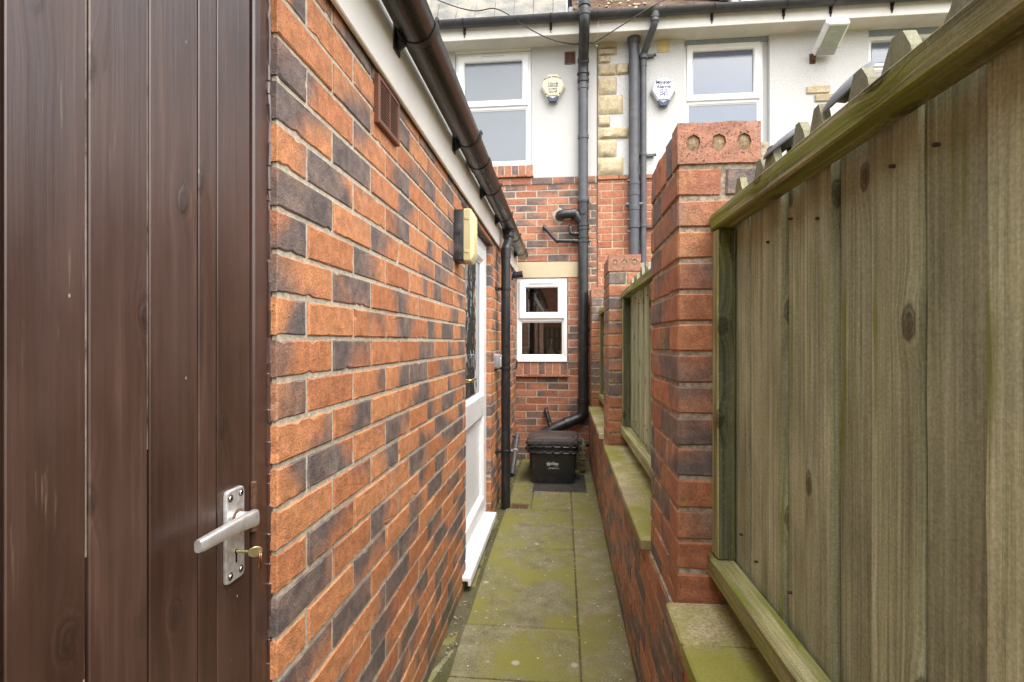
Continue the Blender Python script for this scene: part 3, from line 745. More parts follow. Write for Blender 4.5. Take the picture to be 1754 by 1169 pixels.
# overflow outlet, hook, slanting waste pipe on the far end of the left wall
q = MB(); q.cyl((LX - .004, 5.02, 1.885), (LX + .012, 5.02, 1.885), .055, .048, 26); q.tube([(LX, 5.02, 1.885), (LX + .05, 5.02, 1.887), (LX + .105, 5.02, 1.893)], [.034, .032, .032], 22, cap=(True, False))
q.collar((LX + .03, 5.02, 1.886), XA, .037, .02); q.tube([(LX + .105, 5.02, 1.893), (LX + .02, 5.02, 1.887)], [.028, .028], 20)
tag(q.build('overflow_outlet', 'plastic_black', smooth=40), 'short black overflow outlet poking from the left wall near the lintel', 'outlet pipe')
q = MB(); q.tube(fillet([(LX - .01, 5.05, 1.06), (LX + .05, 5.05, 1.06), (LX + .045, 5.05, .985), (LX + .012, 5.05, .965)], .02), .0055, 8)
tag(q.build('cable_hook', 'cable', smooth=60), 'thin bent black cable loop on the left wall by the small window', 'cable')
wp = thing('waste_pipe', 'slanting grey waste pipe dropping from the left wall to the paving', 'waste pipe', (LX + .03, 4.9, 0))
q = MB(); q.tube(fillet([(LX - .02, 5.10, .31), (LX + .047, 5.10, .31), (LX + .033, 4.72, .02)], .03), .0215, 16); q.collar((LX + .046, 5.085, .30), (0, 1, .8), .026, .05); q.build('pipe', 'pipe_grey', wp, smooth=40)
q = MB(); q.collar((LX + .041, 4.95, .193), (0, -.8, -.6), .026, .014); q.span(LX - .003, LX + .04, 4.94, 4.96, .185, .2); q.build('clip', 'alarm_grey', wp, smooth=40)

# ------------------------------------------------------------------ end: rendered house
FY = 5.47
hs = thing('terraced_house', 'two storey house at the passage end with smooth white render over brick', 'house', (-.5, FY, 0))
w = MB(); HX = -1.9
UW = (-1.146, -.331, 3.105, 4.345); SW = (-.4915, .049, 1.024, 1.909)
hol = lambda *hh: [(a - HX, b - HX, c, d_) for (a, b, c, d_) in hh]
brickwork(w, (HX, FY, 0), XA, -YA, .352 - HX, -.03, 2.893, hol(SW, (-.478, .158, 1.907, 2.08), (-.4915, .049, .868, 1.03)), .055, -.014, depth=.06, thick=.25)
# raised brick course under the render
u = HX
while u < .352:
    w.box(((u + min(u + .215, .352)) / 2, FY + .02, 2.930), ((min(u + .215, .352) - u) / 2, .03, .033), None, .003, 0, 'brick', jit=.001); u += .225
w.span(HX, .352, FY - .005, FY + .05, 2.894, 2.966, mat=1)
w.span(.335, .385, FY + .03, FY + .22, -.03, 4.335, mat=1)
w.build('wall', ['brick_house', 'mortar_pale'], hs)
w = MB(); slab(w, (HX, FY, 0), XA, -YA, 0, .352 - HX, 2.967, 4.36, hol((-1.146, -.331, 3.0, 4.345), (-1.146, -.313, 2.9, 3.104)), -.006, .25, 0); w.build('render', 'render_smooth', hs)
def brick_sill(parent, x0, x1, z0, z1, n):
    w = MB(); pitch = (x1 - x0) / n
    for i in range(n):
        ld = (i * .618) % 1
        w.box((x0 + pitch * (i + .5), FY + .025, (z0 + .028 + z1) / 2), (pitch / 2 - .005, .035, (z1 - z0 - .028) / 2), (ZA, YA, XA), .003, 0, 'brick', jit=.001) if False else w.box((x0 + pitch * (i + .5), FY + .025, (z0 + .028 + z1) / 2), (pitch / 2 - .0062, .035, (z1 - z0 - .028) / 2), None, .003, 0, 'brick', jit=.001, rnd=(random.random(), ld, .5, .5))
    w.span(x0, x1, FY - .004, FY + .055, z0 + .02, z1 - .002, mat=1)
    x = x0 - .004
    while x < x1:
        L = min(random.uniform(.06, .16), x1 + .006 - x)
        w.box((x + L / 2, FY + .01, z0 + .012), (L / 2, .046, .0085 + random.uniform(0, .002)), None, .002, 0, 'brick', jit=.0015, rnd=(random.random(), .2, .5, .5)); x += L
    for i in range(int((x1 - x0) / .045)):
        w.box((x0 + .02 + i * .045 + random.uniform(-.01, .01), FY - .026, z0 + .003), (.008, .008, .006), None, .003, 0, 'brick', rnd=(.3, .2, .5, .5))
    return w.build('sill', ['brick_house', 'mortar_pale'], parent)
brick_sill(hs, -1.146, -.313, 2.972, 3.103, 11)
brick_sill(hs, -.4905, .049, .868, 1.022, 7)
w = MB(); w.span(-.4915, .158, FY - .006, FY + .2, 1.911, 2.077, ch=.004); w.build('lintel', 'lintel', hs)

def upvc(parent, x0, x1, z0, z1, zt, y, glass, top_open=True, vent=True, fw=.042, sash=.052, sill=0.0, both=False):
    f = lambda u, z, o: Vector((u, y - o, z))
    q = MB()
    rectframe(q, x0, x1, z0, z1, [(0, -.06), (0, 0), (.003, .003), (fw - .012, .003), (fw, -.008), (fw, -.06)], f)
    q.box(((x0 + x1) / 2, y + .03, zt), ((x1 - x0) / 2 - fw + .001, .031, .026), None, .006)
    if sill: q.span(x0 - .0, x1 + .0, y - .035, y + .04, z0 - sill, z0 - .001, ch=.004)
    fr = q.build('window', 'pvc', parent, smooth=20)
    q = MB(); a = fw - .016
    rectframe(q, x0 + a, x1 - a, zt + .006, z1 - a, [(0, -.03), (0, .016), (.004, .022), (sash + .004, .022), (sash + .016, .010), (sash + .018, -.03)], f)
    q.build('sash', 'pvc', fr, smooth=20)
    q = MB(); q.span(x0 + a + .05, x1 - a - .05, y + .008, y + .024, zt + .056, z1 - a - .05); q.build('pane', glass, fr)
    q = MB(); q.span(x0 + fw - .01, x1 - fw + .01, y + .016, y + .032, z0 + fw - .01, zt - .02); q.build('pane', glass, fr)
    # beads round the lower pane
    q = MB(); rectframe(q, x0 + fw - .002, x1 - fw + .002, z0 + fw - .002, zt - .024, [(0, -.02), (0, -.004), (.012, -.012), (.012, -.02)], f); q.build('glazing_bead', 'pvc', fr, smooth=20)
    if vent:
        q = MB(); cx = (x0 + x1) / 2; L = min(.13, (x1 - x0) * .25); q.span(cx - L, cx + L, y - .031, y - .02, z1 - a - .028, z1 - a - .010, ch=.002); q.span(cx - L * .9, cx + L * .9, y - .0315, y - .03, z1 - a - .0215, z1 - a - .0165, mat=1); q.build('trickle_vent', ['pvc', 'alarm_grey'], fr)
    return fr
w1 = upvc(hs, -1.142, -.335, 3.107, 4.315, 3.735, FY + .018, 'frosted', sash=.05, fw=.045)
w = MB(); w.span(-1.146, -.331, FY + .0, FY + .07, 4.318, 4.343); w.build('head_trim', 'fascia', w1)
w2 = upvc(hs, -.489, .046, 1.046, 1.905, 1.475, FY + .012, 'glass', sash=.052, fw=.046, sill=.022)
# dim kitchen behind the small window
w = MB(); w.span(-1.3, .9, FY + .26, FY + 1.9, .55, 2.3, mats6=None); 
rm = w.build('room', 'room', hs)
w = MB(); w.span(-.60, .16, FY + .06, FY + .24, .99, 1.03); w.build('window_board', 'pvc', w2)

# eaves shared line, but each house carries its own pieces
def eaves(parent, x0, x1):
    w = MB(); w.span(x0, x1, FY - .219, FY + .02, 4.342, 4.352, ch=.001); w.build('soffit', 'soffit', parent)
    w = MB(); w.span(x0, x1, FY - .232, FY - .219, 4.326, 4.50, ch=.004)
    w.build('fascia', 'fascia', parent)
eaves(hs, -3.2, .352); eaves(nb_parent := hs, .0, .0) if False else None
# slate roof: rows of big pale slates on a steep slope
w = MB(); pitch = R(60); sd_ = Vector((0, math.cos(pitch), math.sin(pitch))); nn = Vector((0, -math.sin(pitch), math.cos(pitch)))
for r_ in range(7):
    base = Vector((0, FY - .225, 4.525)) + sd_ * (.30 * r_)
    x = -2.9 + (r_ % 2) * .1
    while x < .02:
        x1 = min(x + .2, .03)
        w.box(base + XA * ((x + x1) / 2) + sd_ * .165 + nn * .008, ((x1 - x) / 2 - .0018, .166, .0035), (XA, (sd_ * 1 + nn * .028).normalized(), (nn - sd_ * .028).normalized()), .001, 0, jit=.0015); x += .2
w.box(Vector((-1.45, FY - .225, 4.50)) + sd_ * 1.05 - nn * .012, (1.47, 1.06, .006), (XA, sd_, nn), 0, 1)
w.build('roof', ['slate', 'void'], hs)
w = MB(); w.box(Vector((.04, FY - .225, 4.51)) + sd_ * 1.05 + nn * .0, (.010, 1.06, .03), (XA, sd_, nn), .003); w.build('verge', 'lead', hs)

# ------------------------------------------------------------------ end right: neighbouring house
nb = thing('neighbouring_house', 'adjoining house with roughcast white render, stone quoins and redder brick', 'house', (1.5, FY, 0))
NX = .362
w = MB(); brickwork(w, (NX, FY, 0), XA, -YA, 5.0 - NX, -.03, 2.92, [], .07, -.035, depth=.06, thick=.25, bond='old', jit=.002, gap=.009)
u = NX
while u < 5:
    w.box((u + .107, FY + .018, 2.944), (.107, .034, .020), None, .003, 0, 'brick', jit=.001); u += .22
w.build('wall', ['brick_old', 'mortar_old'], nb)
w = MB(); NW = (1.241, 2.079, 3.02, 4.345); NW2 = (3.018, 3.9, 3.02, 4.345)
slab(w, (NX, FY, 0), XA, -YA, 0, 5.0 - NX, 2.967, 4.36, [(a - NX, b - NX, c, d_) for a, b, c, d_ in (NW, NW2)], -.008, .25, 0); w.build('render', 'roughcast', nb)
rows = [(4.285, 4.36, .195), (4.212, 4.285, .195), (4.132, 4.208, .128), (4.003, 4.126, .318), (3.806, 3.998, .194), (3.601, 3.80, .259), (3.472, 3.596, .128), (3.345, 3.467, .318), (3.157, 3.340, .194), (2.972, 3.152, .262)]
for i, (a, b, L) in enumerate(rows):
    parts = [(0, L)] if L < .3 or i % 3 else [(0, L * .58), (L * .585, L)]
    for (s0, s1) in parts:
        w = MB(); nx, nz = 9, 6; X0, X1 = NX + .003 + s0, NX + s1; grid = []
        for j in range(nz + 1):
            row = []
            for k in range(nx + 1):
                uu, vv = k / nx, j / nz; e = min(uu, 1 - uu, vv, 1 - vv)
                out = .006 + (.022 if e > .01 else 0) * min(1, e * 5 + .35) + random.uniform(-.004, .005) * (e > .01)
                row.append(w.vert((X0 + (X1 - X0) * uu + random.uniform(-.002, .002) * (e <= .01), FY - .006 - out, a + (b - a - .006) * vv + random.uniform(-.002, .002) * (e <= .01)), (uu, vv, random.random() if k + j == 0 else .5)))
            grid.append(row)
        for j in range(nz):
            for k in range(nx): w.face([grid[j][k], grid[j][k + 1], grid[j + 1][k + 1], grid[j + 1][k]])
        bl = [w.vert((x, FY + .01, z)) for x, z in ((X0, a), (X1, a), (X1, b - .006), (X0, b - .006))]
        w.face([grid[0][k] for k in range(nx + 1)] + [bl[1], bl[0]]); w.face([grid[nz][k] for k in range(nx + 1)] + [bl[2], bl[3]])
        w.face([grid[j][0] for j in range(nz + 1)] + [bl[3], bl[0]]); w.face([grid[j][nx] for j in range(nz + 1)] + [bl[2], bl[1]])
        w.face(bl); w.build('quoin', 'quoin', nb, smooth=50)
for (x0, x1, z0, z1) in ((2.43, 2.65, 3.718, 3.795), (2.51, 2.71, 3.635, 3.71)):
    w = MB(); w.box(((x0 + x1) / 2, FY - .012, (z0 + z1) / 2), ((x1 - x0) / 2, .014, (z1 - z0) / 2 - .002), None, .006, 0, jit=.003); w.build('stone_block', 'quoin', nb)
n1 = upvc(nb, 1.245, 2.034, 3.04, 4.33, 3.715, FY + .055, 'frosted_blue', vent=False, sash=.05, fw=.045)
n2 = upvc(nb, 3.022, 3.9, 3.04, 4.30, 3.98, FY + .055, 'frosted_blue', vent=False, sash=.02, fw=.03)
for (a, b, z) in ((1.241, 2.079, 4.30), (3.018, 3.9, 4.28)):
    w = MB(); w.span(a, b, FY + .03, FY + .12, z, 4.344); w.build('lintel', 'lintel_blue', nb)
w = MB(); w.span(2.0345, 2.078, FY + .05, FY + .2, 3.02, 4.299); w.build('reveal', 'render_smooth', nb)
w = MB(); w.span(1.242, 2.034, FY + .06, FY + .25, 3.0, 3.039); w.build('sill', 'render_smooth', nb)
eaves(nb, .3535, 5.0)
pitch = R(40); sd_ = Vector((0, math.cos(pitch), math.sin(pitch))); nn = Vector((0, -math.sin(pitch), math.cos(pitch)))
w = MB()
for r_ in range(22):
    base = Vector((0, FY - .22, 4.52)) + sd_ * (.10 * r_)
    x = .10 + (r_ % 2) * .08
    while x < 1.5 + .12 * r_:
        w.box(base + XA * (x + .08) + sd_ * .07 + nn * (.010 + random.uniform(0, .003)), (.0795, .08, .006), (XA, (sd_ + nn * .09).normalized(), (nn - sd_ * .09).normalized()), .002, 0, jit=.003); x += .163
for i in range(60):
    r_ = random.random() * 1.2; c = Vector((random.uniform(.12, 1.4), FY - .22, 4.545)) + sd_ * r_ + nn * .012
    s_ = random.uniform(.006, .014); w.box(c, (s_ * 1.5, s_, s_ * .7), (XA, sd_, nn), s_ * .3, 2, jit=.004)
w.box(Vector((1.3, FY - .2, 4.50)) + sd_ * 1.2 - nn * .01, (1.25, 1.25, .004), (XA, sd_, nn), 0, 1)
w.build('roof', ['tile_brown', 'void', 'quoin'], nb)
w = MB(); U_ = Vector((.74, -.48, -.46)).normalized(); c = Vector((1.40, FY - .215, 4.565)) + sd_ * .30 + nn * .04
n0 = 14; top = []; bot = []
for i in range(n0 + 1):
    t = (i / n0 - .5) * .85; top.append(c + U_ * t + sd_ * (.09 + random.uniform(-.012, .012)) + nn * random.uniform(0, .012)); bot.append(c + U_ * t - sd_ * (.07 + random.uniform(-.02, .02)) + nn * random.uniform(-.01, .004))
ti = [w.vert(p_) for p_ in top]; bi = [w.vert(p_) for p_ in bot]; tb = [w.vert(p_ - nn * .012) for p_ in top]; bb = [w.vert(p_ - nn * .012) for p_ in bot]
for i in range(n0):
    w.face([ti[i], ti[i + 1], bi[i + 1], bi[i]]); w.face([tb[i], tb[i + 1], bb[i + 1], bb[i]]); w.face([bi[i], bi[i + 1], bb[i + 1], bb[i]]); w.face([ti[i], ti[i + 1], tb[i + 1], tb[i]])
w.face([ti[0], bi[0], bb[0], tb[0]]); w.face([ti[n0], bi[n0], bb[n0], tb[n0]])
w.build('flashing', 'lead', nb)
w = MB(); w.span(1.56, 2.6, FY - .10, FY + .8, 4.50, 4.74); w.build('dormer_cheek', 'white_paint', nb)
w = MB(); w.box((.076, FY - .16, 4.555), (.024, .07, .05), None, .01, jit=.006); w.build('verge_mortar', 'lead', nb)

# house gutters (one run across both fronts)
hg = thing('eaves_gutter', 'long charcoal gutter along the eaves of both houses above the upper windows', 'gutter', (0, FY - .29, 4.48))
HGY, HGZ = FY - .292, 4.478
q = MB(); half_pipe(q, (-3.2, HGY, HGZ), (5.0, HGY, HGZ), -YA, .056)
for x in (.30, .345, .86, 1.0): half_pipe(q, (x - .007, HGY, HGZ + .002), (x + .007, HGY, HGZ + .002), -YA, .063, .004)
q.build('channel', 'gutter_grey', hg, smooth=40)
for x in (-1.55, -1.0, -.12, 1.45, 2.12, 2.55, 3.1):
    q = MB(); half_pipe(q, (x - .008, HGY, HGZ + .003), (x + .008, HGY, HGZ + .003), -YA, .0605, .004); q.span(x - .013, x + .013, HGY + .05, FY - .233, HGZ - .10, HGZ); q.prism([(0, 0), (-.045, -.02), (-.005, -.10), (0, -.10)], (x - .004, FY - .234, HGZ - .03), YA, ZA, XA, .008)
    q.build('bracket', 'bracket', hg, smooth=35)

# soil stack on the rendered house
SX, SY = .21, 5.40
ss = thing('soil_stack', 'tall black soil stack on the white rendered house, bent forward round the gutter', 'soil pipe', (SX, SY, 0))
q = MB(); q.cyl((SX, SY, .62), (SX, SY, 2.30), .052, None, 26); q.build('lower_pipe', 'plastic_black', ss, smooth=40)
q = MB(); q.cyl((SX, SY, 2.66), (SX, SY, 3.95), .050, None, 26)
for z in (2.70, 3.35, 3.86): q.collar((SX, SY, z), ZA, .056, .045)
q.build('upper_pipe', 'pipe_grey', ss, smooth=40)
q = MB(); q.cyl((SX, SY, 2.27), (SX, SY, 2.70), .054, None, 26)
for z in (2.27, 2.315, 2.40, 2.44, 2.68): q.collar((SX, SY, z), ZA, .061, .026)
for (x0, z0) in ((SX + .058, 2.27), (SX + .058, 2.40), (SX + .058, 2.66)): q.cyl((x0, SY - .02, z0), (x0 + .02, SY - .02, z0), .008, None, 8)
q.cyl((SX, SY - .045, 2.57), (SX, SY - .07, 2.57), .030, None, 20); q.cyl((SX, SY - .068, 2.57), (SX, SY - .0715, 2.57), .022, None, 20)
q.tube(fillet([(SX - .02, SY, 2.48), (SX - .075, SY, 2.555), (SX - .14, SY - .01, 2.56), (SX - .235, SY - .005, 2.555), (SX - .245, SY + .08, 2.555)], .06), .048, 22)
q.collar((SX - .10, SY - .005, 2.56), XA, .055, .05)
q.build('branch', 'plastic_black', ss, smooth=40)
q = MB()
fb = fillet([(SX, SY, 3.92), (SX, SY, 4.10), (SX, SY - .30, 4.34), (SX, SY - .30, 4.55), (SX - .02, SY - .14, 4.72), (SX - .02, SY - .12, 5.0)], .09)
q.tube(fb, .053, 26)
for (p_, d_) in (((SX, SY, 3.93), ZA), ((SX, SY - .03, 4.125), (0, -.78, .62)), ((SX, SY - .30, 4.43), ZA), ((SX, SY - .30, 4.52), ZA)): q.collar(p_, d_, .060, .04)
q.collar((SX, SY, 4.0), ZA, .064, .02)
q.build('swan_neck', 'plastic_black', ss, smooth=40)
q = MB(); q.tube(fillet([(SX, SY, .64), (SX, SY, .47), (SX - .32, SY - .06, .34), (SX - .45, SY - .07, .27)], .09), .054, 24)
q.collar((SX, SY, .63), ZA, .062, .05); q.collar((SX - .16, SY - .03, .405), (-.32, -.06, -.13), .060, .06)
q.build('foot_bend', 'plastic_black', ss, smooth=40)
q = MB(); ring = [(SX - .245 + .075 * (1 + .18 * math.sin(3 * t)) * math.cos(t), 2.555 + .082 * (1 + .15 * math.cos(4 * t)) * math.sin(t)) for t in [2 * math.pi * i / 26 for i in range(26)]]
q.prism(ring, (0, FY + .02, 0), XA, ZA, -YA, .026, bev=.008); q.build('mortar_patch', 'mortar_pale', ss)
def waste(label, pts, r=.020, cols=(), rad=.05):
    t = MB(); pp = fillet(pts, rad); t.tube(pp, r, 16)
    for p_, d_ in cols: t.collar(p_, d_, r * 1.25, .03)
    return tag(t.build('branch_pipe', 'plastic_black', smooth=40), label, 'waste pipe', 'small black waste pipes joining the soil stack')
waste('longer thin black waste pipe sloping across the brick into the soil stack', [(-.193, FY + .02, 2.432), (-.193, SY - .01, 2.432), (-.066, SY, 2.285), (SX - .03, SY, 2.278)], .021, [((-.185, SY + .0, 2.42), (1, 0, -1)), ((-.06, SY, 2.286), XA), ((.11, SY, 2.28), XA)], .035)
waste('short thin black elbow pipe just under the fat stack branch', [(.078, FY + .02, 2.435), (.078, SY, 2.435), (.082, SY, 2.353), (SX - .03, SY, 2.353)], .021, [((.12, SY, 2.353), XA)], .03)
waste('thin black waste pipe dropping behind the stacked recycling boxes', [(-.172, FY + .02, .53), (-.172, SY - .02, .53), (-.135, SY - .05, .40), (-.11, SY - .08, .32)], .022, [((-.128, SY - .06, .38), (.3, -.3, -1))], .03)
q = MB(); q.cyl((.14, 5.36, .178), (.262, 5.38, .186), .026, None, 18); q.collar((.16, 5.363, .18), XA, .031, .03); tag(q.build('pipe_stub', 'plastic_black', smooth=40), 'short horizontal black pipe low down beside the timber crate', 'waste pipe')

# neighbour's pipes
np_ = thing('neighbour_soil_pipe', 'thick grey soil pipe beside the sandstone quoins', 'soil pipe', (.725, 5.40, 0))
q = MB(); q.cyl((.725, 5.40, .2), (.725, 5.40, 4.30), .052, None, 26); q.tube([(.725, 5.40, 4.28), (.725, 5.40, 4.31), (.725, 5.40, 4.34)], [.054, .066, .068], 26); q.build('pipe', 'pipe_grey', np_, smooth=40)
q = MB()
for z in (2.86, 2.75, 2.60, 2.42): q.collar((.725, 5.40, z), ZA, .060, .05)
q.cyl((.725, 5.40, 2.4), (.725, 5.40, 2.85), .056, None, 26); q.cyl((.64, 5.40, 2.64), (.81, 5.40, 2.64), .024, None, 16)
for z in (2.36, 2.48, 2.88): q.cyl((.653, 5.38, z), (.70, 5.38, z), .012, None, 10)
q.build('junction', 'pipe_grey', np_, smooth=40)
nr = thing('neighbour_downpipe', 'slim grey rainwater downpipe with swan neck under the eaves', 'downpipe', (.82, 5.40, 0))
q = MB(); q.cyl((.82, 5.41, .2), (.82, 5.41, 4.12), .031, None, 20); q.build('pipe', 'pipe_grey', nr, smooth=40)
q = MB(); q.tube(fillet([(.895, HGY, HGZ - .04), (.895, HGY, HGZ - .13), (.82, 5.41, 4.17), (.82, 5.41, 4.05)], .05), .034, 20); q.cyl((.895, HGY, HGZ - .03), (.895, HGY, HGZ - .08), .05, .042, 22); q.collar((.895, HGY, HGZ - .10), ZA, .041, .03); q.collar((.823, 5.40, 4.14), ZA, .042, .04)
q.build('swan_neck', 'pipe_grey', nr, smooth=40)
for z in (4.17, 3.15, 2.42):
    q = MB(); q.collar((.82, 5.41, z), ZA, .037, .026); q.span(.73, .93, 5.425, 5.465, z - .012, z + .012); q.cyl((.93, 5.42, z), (.95, 5.42, z), .014, None, 10); q.build('bracket', 'pipe_grey', nr, smooth=40)

# wall vents, alarm boxes, floodlight, cable
av = thing('airbrick_vent', 'small square dark brown vent beside the soil stack under the eaves', 'vent', (.075, FY, 4.2))
q = MB(); f3 = lambda u, z, o: Vector((u, FY - .006 - o, z)); rectframe(q, .018, .132, 4.142, 4.272, [(0, -.004), (0, .010), (.008, .010), (.010, .006), (.010, -.004)], f3); q.span(.072, .078, FY - .014, FY, 4.15, 4.265)
for i in range(9): q.span(.026, .124, FY - .012, FY - .004, 4.155 + i * .013, 4.158 + i * .013)
q.build('frame', 'vent_brown', av); q = MB(); q.span(.026, .124, FY - .0085, FY + .01, 4.15, 4.266); q.build('backing', 'vent_dark', av)
cv = thing('cream_vent', 'small cream louvred vent between the grey downpipe and the neighbour window', 'vent', (1.035, FY, 4.28))
q = MB(); f3 = lambda u, z, o: Vector((u, FY - .008 - o, z)); rectframe(q, .977, 1.092, 4.215, 4.335, [(0, -.004), (0, .010), (.008, .010), (.010, .004), (.010, -.004)], f3)
for i in range(3): q.box((1.0345, FY - .012, 4.24 + i * .034), (.05, .0018, .017), (XA, Vector((0, .95, .31)), Vector((0, -.31, .95))), 0)
q.build('louvre', 'cream_vent', cv)

def alarm(label, cx, ztop, y, cover, case, ink, lines, logo):
    a = thing('alarm_box', label, 'alarm box', (cx, y, ztop - .15), 0, 'burglar alarm boxes on the house fronts')
    case_p = [(-.052, 0), (-.030, .0065), (.030, .0065), (.052, 0), (.088, -.042), (.128, -.118), (.130, -.136), (.052, -.268), (.044, -.282), (-.044, -.282), (-.052, -.268), (-.130, -.136), (-.128, -.118), (-.088, -.042)]
    front = [(u * .90, v * .96 - .005) for u, v in case_p]
    q = MB(); q.prism(case_p, (cx, y, ztop), XA, ZA, -YA, .058, front=front, bev=.006); q.build('case', case, a, smooth=25)
    cov = [(-.046, -.006), (.046, -.006), (.082, -.045), (.110, -.112), (.109, -.125), (.048, -.222), (-.048, -.222), (-.109, -.125), (-.110, -.112), (-.082, -.045)]
    q = MB(); q.prism(cov, (cx, y - .056, ztop), XA, ZA, -YA, .010, bev=.003); q.build('cover', cover, a, smooth=25)
    ln = [(-.047, -.226), (0, -.250), (.047, -.226), (.064, -.232), (.048, -.264), (.036, -.287), (-.036, -.287), (-.048, -.264), (-.064, -.232)]
    q = MB(); q.prism(ln, (cx, y - .030, ztop), XA, ZA, -YA, .034, bev=.005); q.build('strobe_lens', 'lens_navy', a, smooth=25)
    for s_ in (-1, 1):
        q = MB(); q.cyl((cx + s_ * .072, y - .05, ztop - .205), (cx + s_ * .072, y - .0605, ztop - .205), .006, None, 12); q.build('screw_hole', 'void' if case == 'alarm_side' else 'alarm_grey', a)
    for (t, sz, dz, bold, mt) in lines: text(t, sz, mt, a, (cx, y - .067, ztop + dz), FACE_S, bold=bold)
    if logo: logo(a, cx, y - .066, ztop)
    return a
def bits(a, y, rects, mat):
    q = MB()
    for (x0, x1, z0, z1) in rects: q.span(x0, x1, y - .0012, y + .001, z0, z1)
    q.build('emblem', mat, a)
def towers(a, cx, y, zt):
    R_ = []
    for s_ in (-1, 1):
        c = cx + s_ * .021
        R_ += [(c - .017, c - .0105, zt - .198, zt - .150), (c + .0105, c + .017, zt - .198, zt - .150), (c - .013, c - .007, zt - .150, zt - .122), (c + .007, c + .013, zt - .150, zt - .122),
               (c - .0105, c + .0105, zt - .152, zt - .146), (c - .007, c + .007, zt - .126, zt - .121), (c - .0105, c + .0105, zt - .176, zt - .170), (c - .011, c - .0075, zt - .121, zt - .114), (c + .0075, c + .011, zt - .121, zt - .114), (c - .0018, c + .0018, zt - .17, zt - .152)]
    R_ += [(cx - .006, cx + .006, zt - .168, zt - .160)]
    bits(a, y, R_, 'ink_navy')
def castle(a, cx, y, zt):
    R_ = [(cx - .05, cx - .042, zt - .135, zt - .07), (cx - .025, cx - .015, zt - .135, zt - .078), (cx + .03, cx + .052, zt - .135, zt - .088), (cx - .05, cx + .052, zt - .105, zt - .098), (cx - .05, cx + .052, zt - .135, zt - .128), (cx - .042, cx + .03, zt - .122, zt - .115), (cx - .008, cx + .0, zt - .135, zt - .09), (cx + .012, cx + .018, zt - .135, zt - .09), (cx - .022, cx - .018, zt - .078, zt - .068)]
    bits(a, y, R_, 'ink_grey')
al = alarm('sun yellowed alarm box with faded blue print beside the frosted upper window', -.103, 4.018, FY - .006, 'alarm_cream', 'alarm_side', 'ink_faded', [('(01904)', .030, -.158, .0006, 'ink_faded'), ('466148', .028, -.186, .0006, 'ink_faded')], castle)
s = 'MINSTER ELECTRICAL'; n_ = len(s)
for i, ch_ in enumerate(s):
    t = (i - (n_ - 1) / 2) / (n_ - 1); 
    if ch_ != ' ':
        o = text(ch_, .019, 'ink_faded', al, (-.103 + t * .168, FY - .073, 4.018 - .030 - 1.1 * (t * .168) ** 2 * 3), ((math.cos(t * .9), 0 * 1, 0), (0, 0, -1), (-math.sin(t * .9), 1, 0)) if False else FACE_S, bold=.0006)
alarm('clean white alarm box reading Minster Alarms on roughcast render', 1.021, 3.925, FY - .008, 'alarm_white', 'alarm_grey', 'ink_navy', [('Minster', .050, -.050, .0012, 'ink_navy'), ('Alarms', .050, -.094, .0012, 'ink_navy')], towers)

fl = thing('floodlight', 'white box floodlight with glass face tilted out from the roughcast wall', 'floodlight', (2.55, FY, 4.12))
ax = Vector((.03, -.86, .50)).normalized(); xx = Vector((1, .035, 0)); xx = (xx - ax * xx.dot(ax)).normalized(); dn = xx.cross(ax).normalized()
if dn.z > 0: dn = -dn
c = Vector((2.565, FY - .205, 4.17))
q = MB(); q.box(c, (.105, .165, .044), (xx, ax, -dn), .018); q.build('housing', 'white_paint', fl, smooth=30)
q = MB(); q.box(c + dn * .041 + ax * .03, (.083, .105, .006), (xx, ax, -dn), .002); q.build('pane', 'lamp_glass', fl)
q = MB()
for i in range(8): q.box(c + dn * .045 - ax * (.085 + i * .009), (.09, .0022, .003), (xx, ax, -dn), 0)
q.box(c + dn * .045 - ax * .078, (.098, .003, .004), (xx, ax, -dn), 0)
q.build('grille', 'alarm_grey', fl)
q = MB(); q.span(2.47, 2.50, FY - .07, FY - .005, 4.04, 4.10, ch=.008); q.tube([(2.485, FY - .05, 4.07), (2.53, FY - .09, 4.10)], .012, 10); q.span(2.46, 2.515, FY - .018, FY - .004, 4.02, 4.12, ch=.003); q.build('bracket', 'rust', fl)
cb = MB(); pts = [(-1.75, 5.0, 5.0), (-1.3, 5.13, 4.72), (-1.18, 5.14, 4.655), (-1.0, 5.14, 4.585), (-.85, 5.14, 4.555), (-.69, 5.14, 4.57), (-.55, 5.14, 4.505), (-.37, 5.15, 4.375), (-.20, 5.16, 4.28), (-.07, 5.18, 4.235), (.08, 5.25, 4.235), (.17, 5.3, 4.26), (.29, 5.22, 4.215), (.32, 5.2, 4.21), (.60, 5.14, 4.34), (.93, 5.12, 4.515), (1.2, 5.3, 4.7), (1.6, 5.9, 5.1)]
sm_ = []
for i in range(len(pts) - 1):
    p0, p1, p2, p3 = [Vector(pts[max(0, min(len(pts) - 1, i + k))]) for k in (-1, 0, 1, 2)]
    for t in (0, .25, .5, .75):
        sm_.append(.5 * ((2 * p1) + (p2 - p0) * t + (2 * p0 - 5 * p1 + 4 * p2 - p3) * t * t + (3 * p1 - p0 - 3 * p2 + p3) * t ** 3))
cb.tube(sm_, .0055, 8); tag(cb.build('overhead_cable', 'cable', smooth=60), 'slack black cable drooping in front of the eaves and gutter', 'cable')

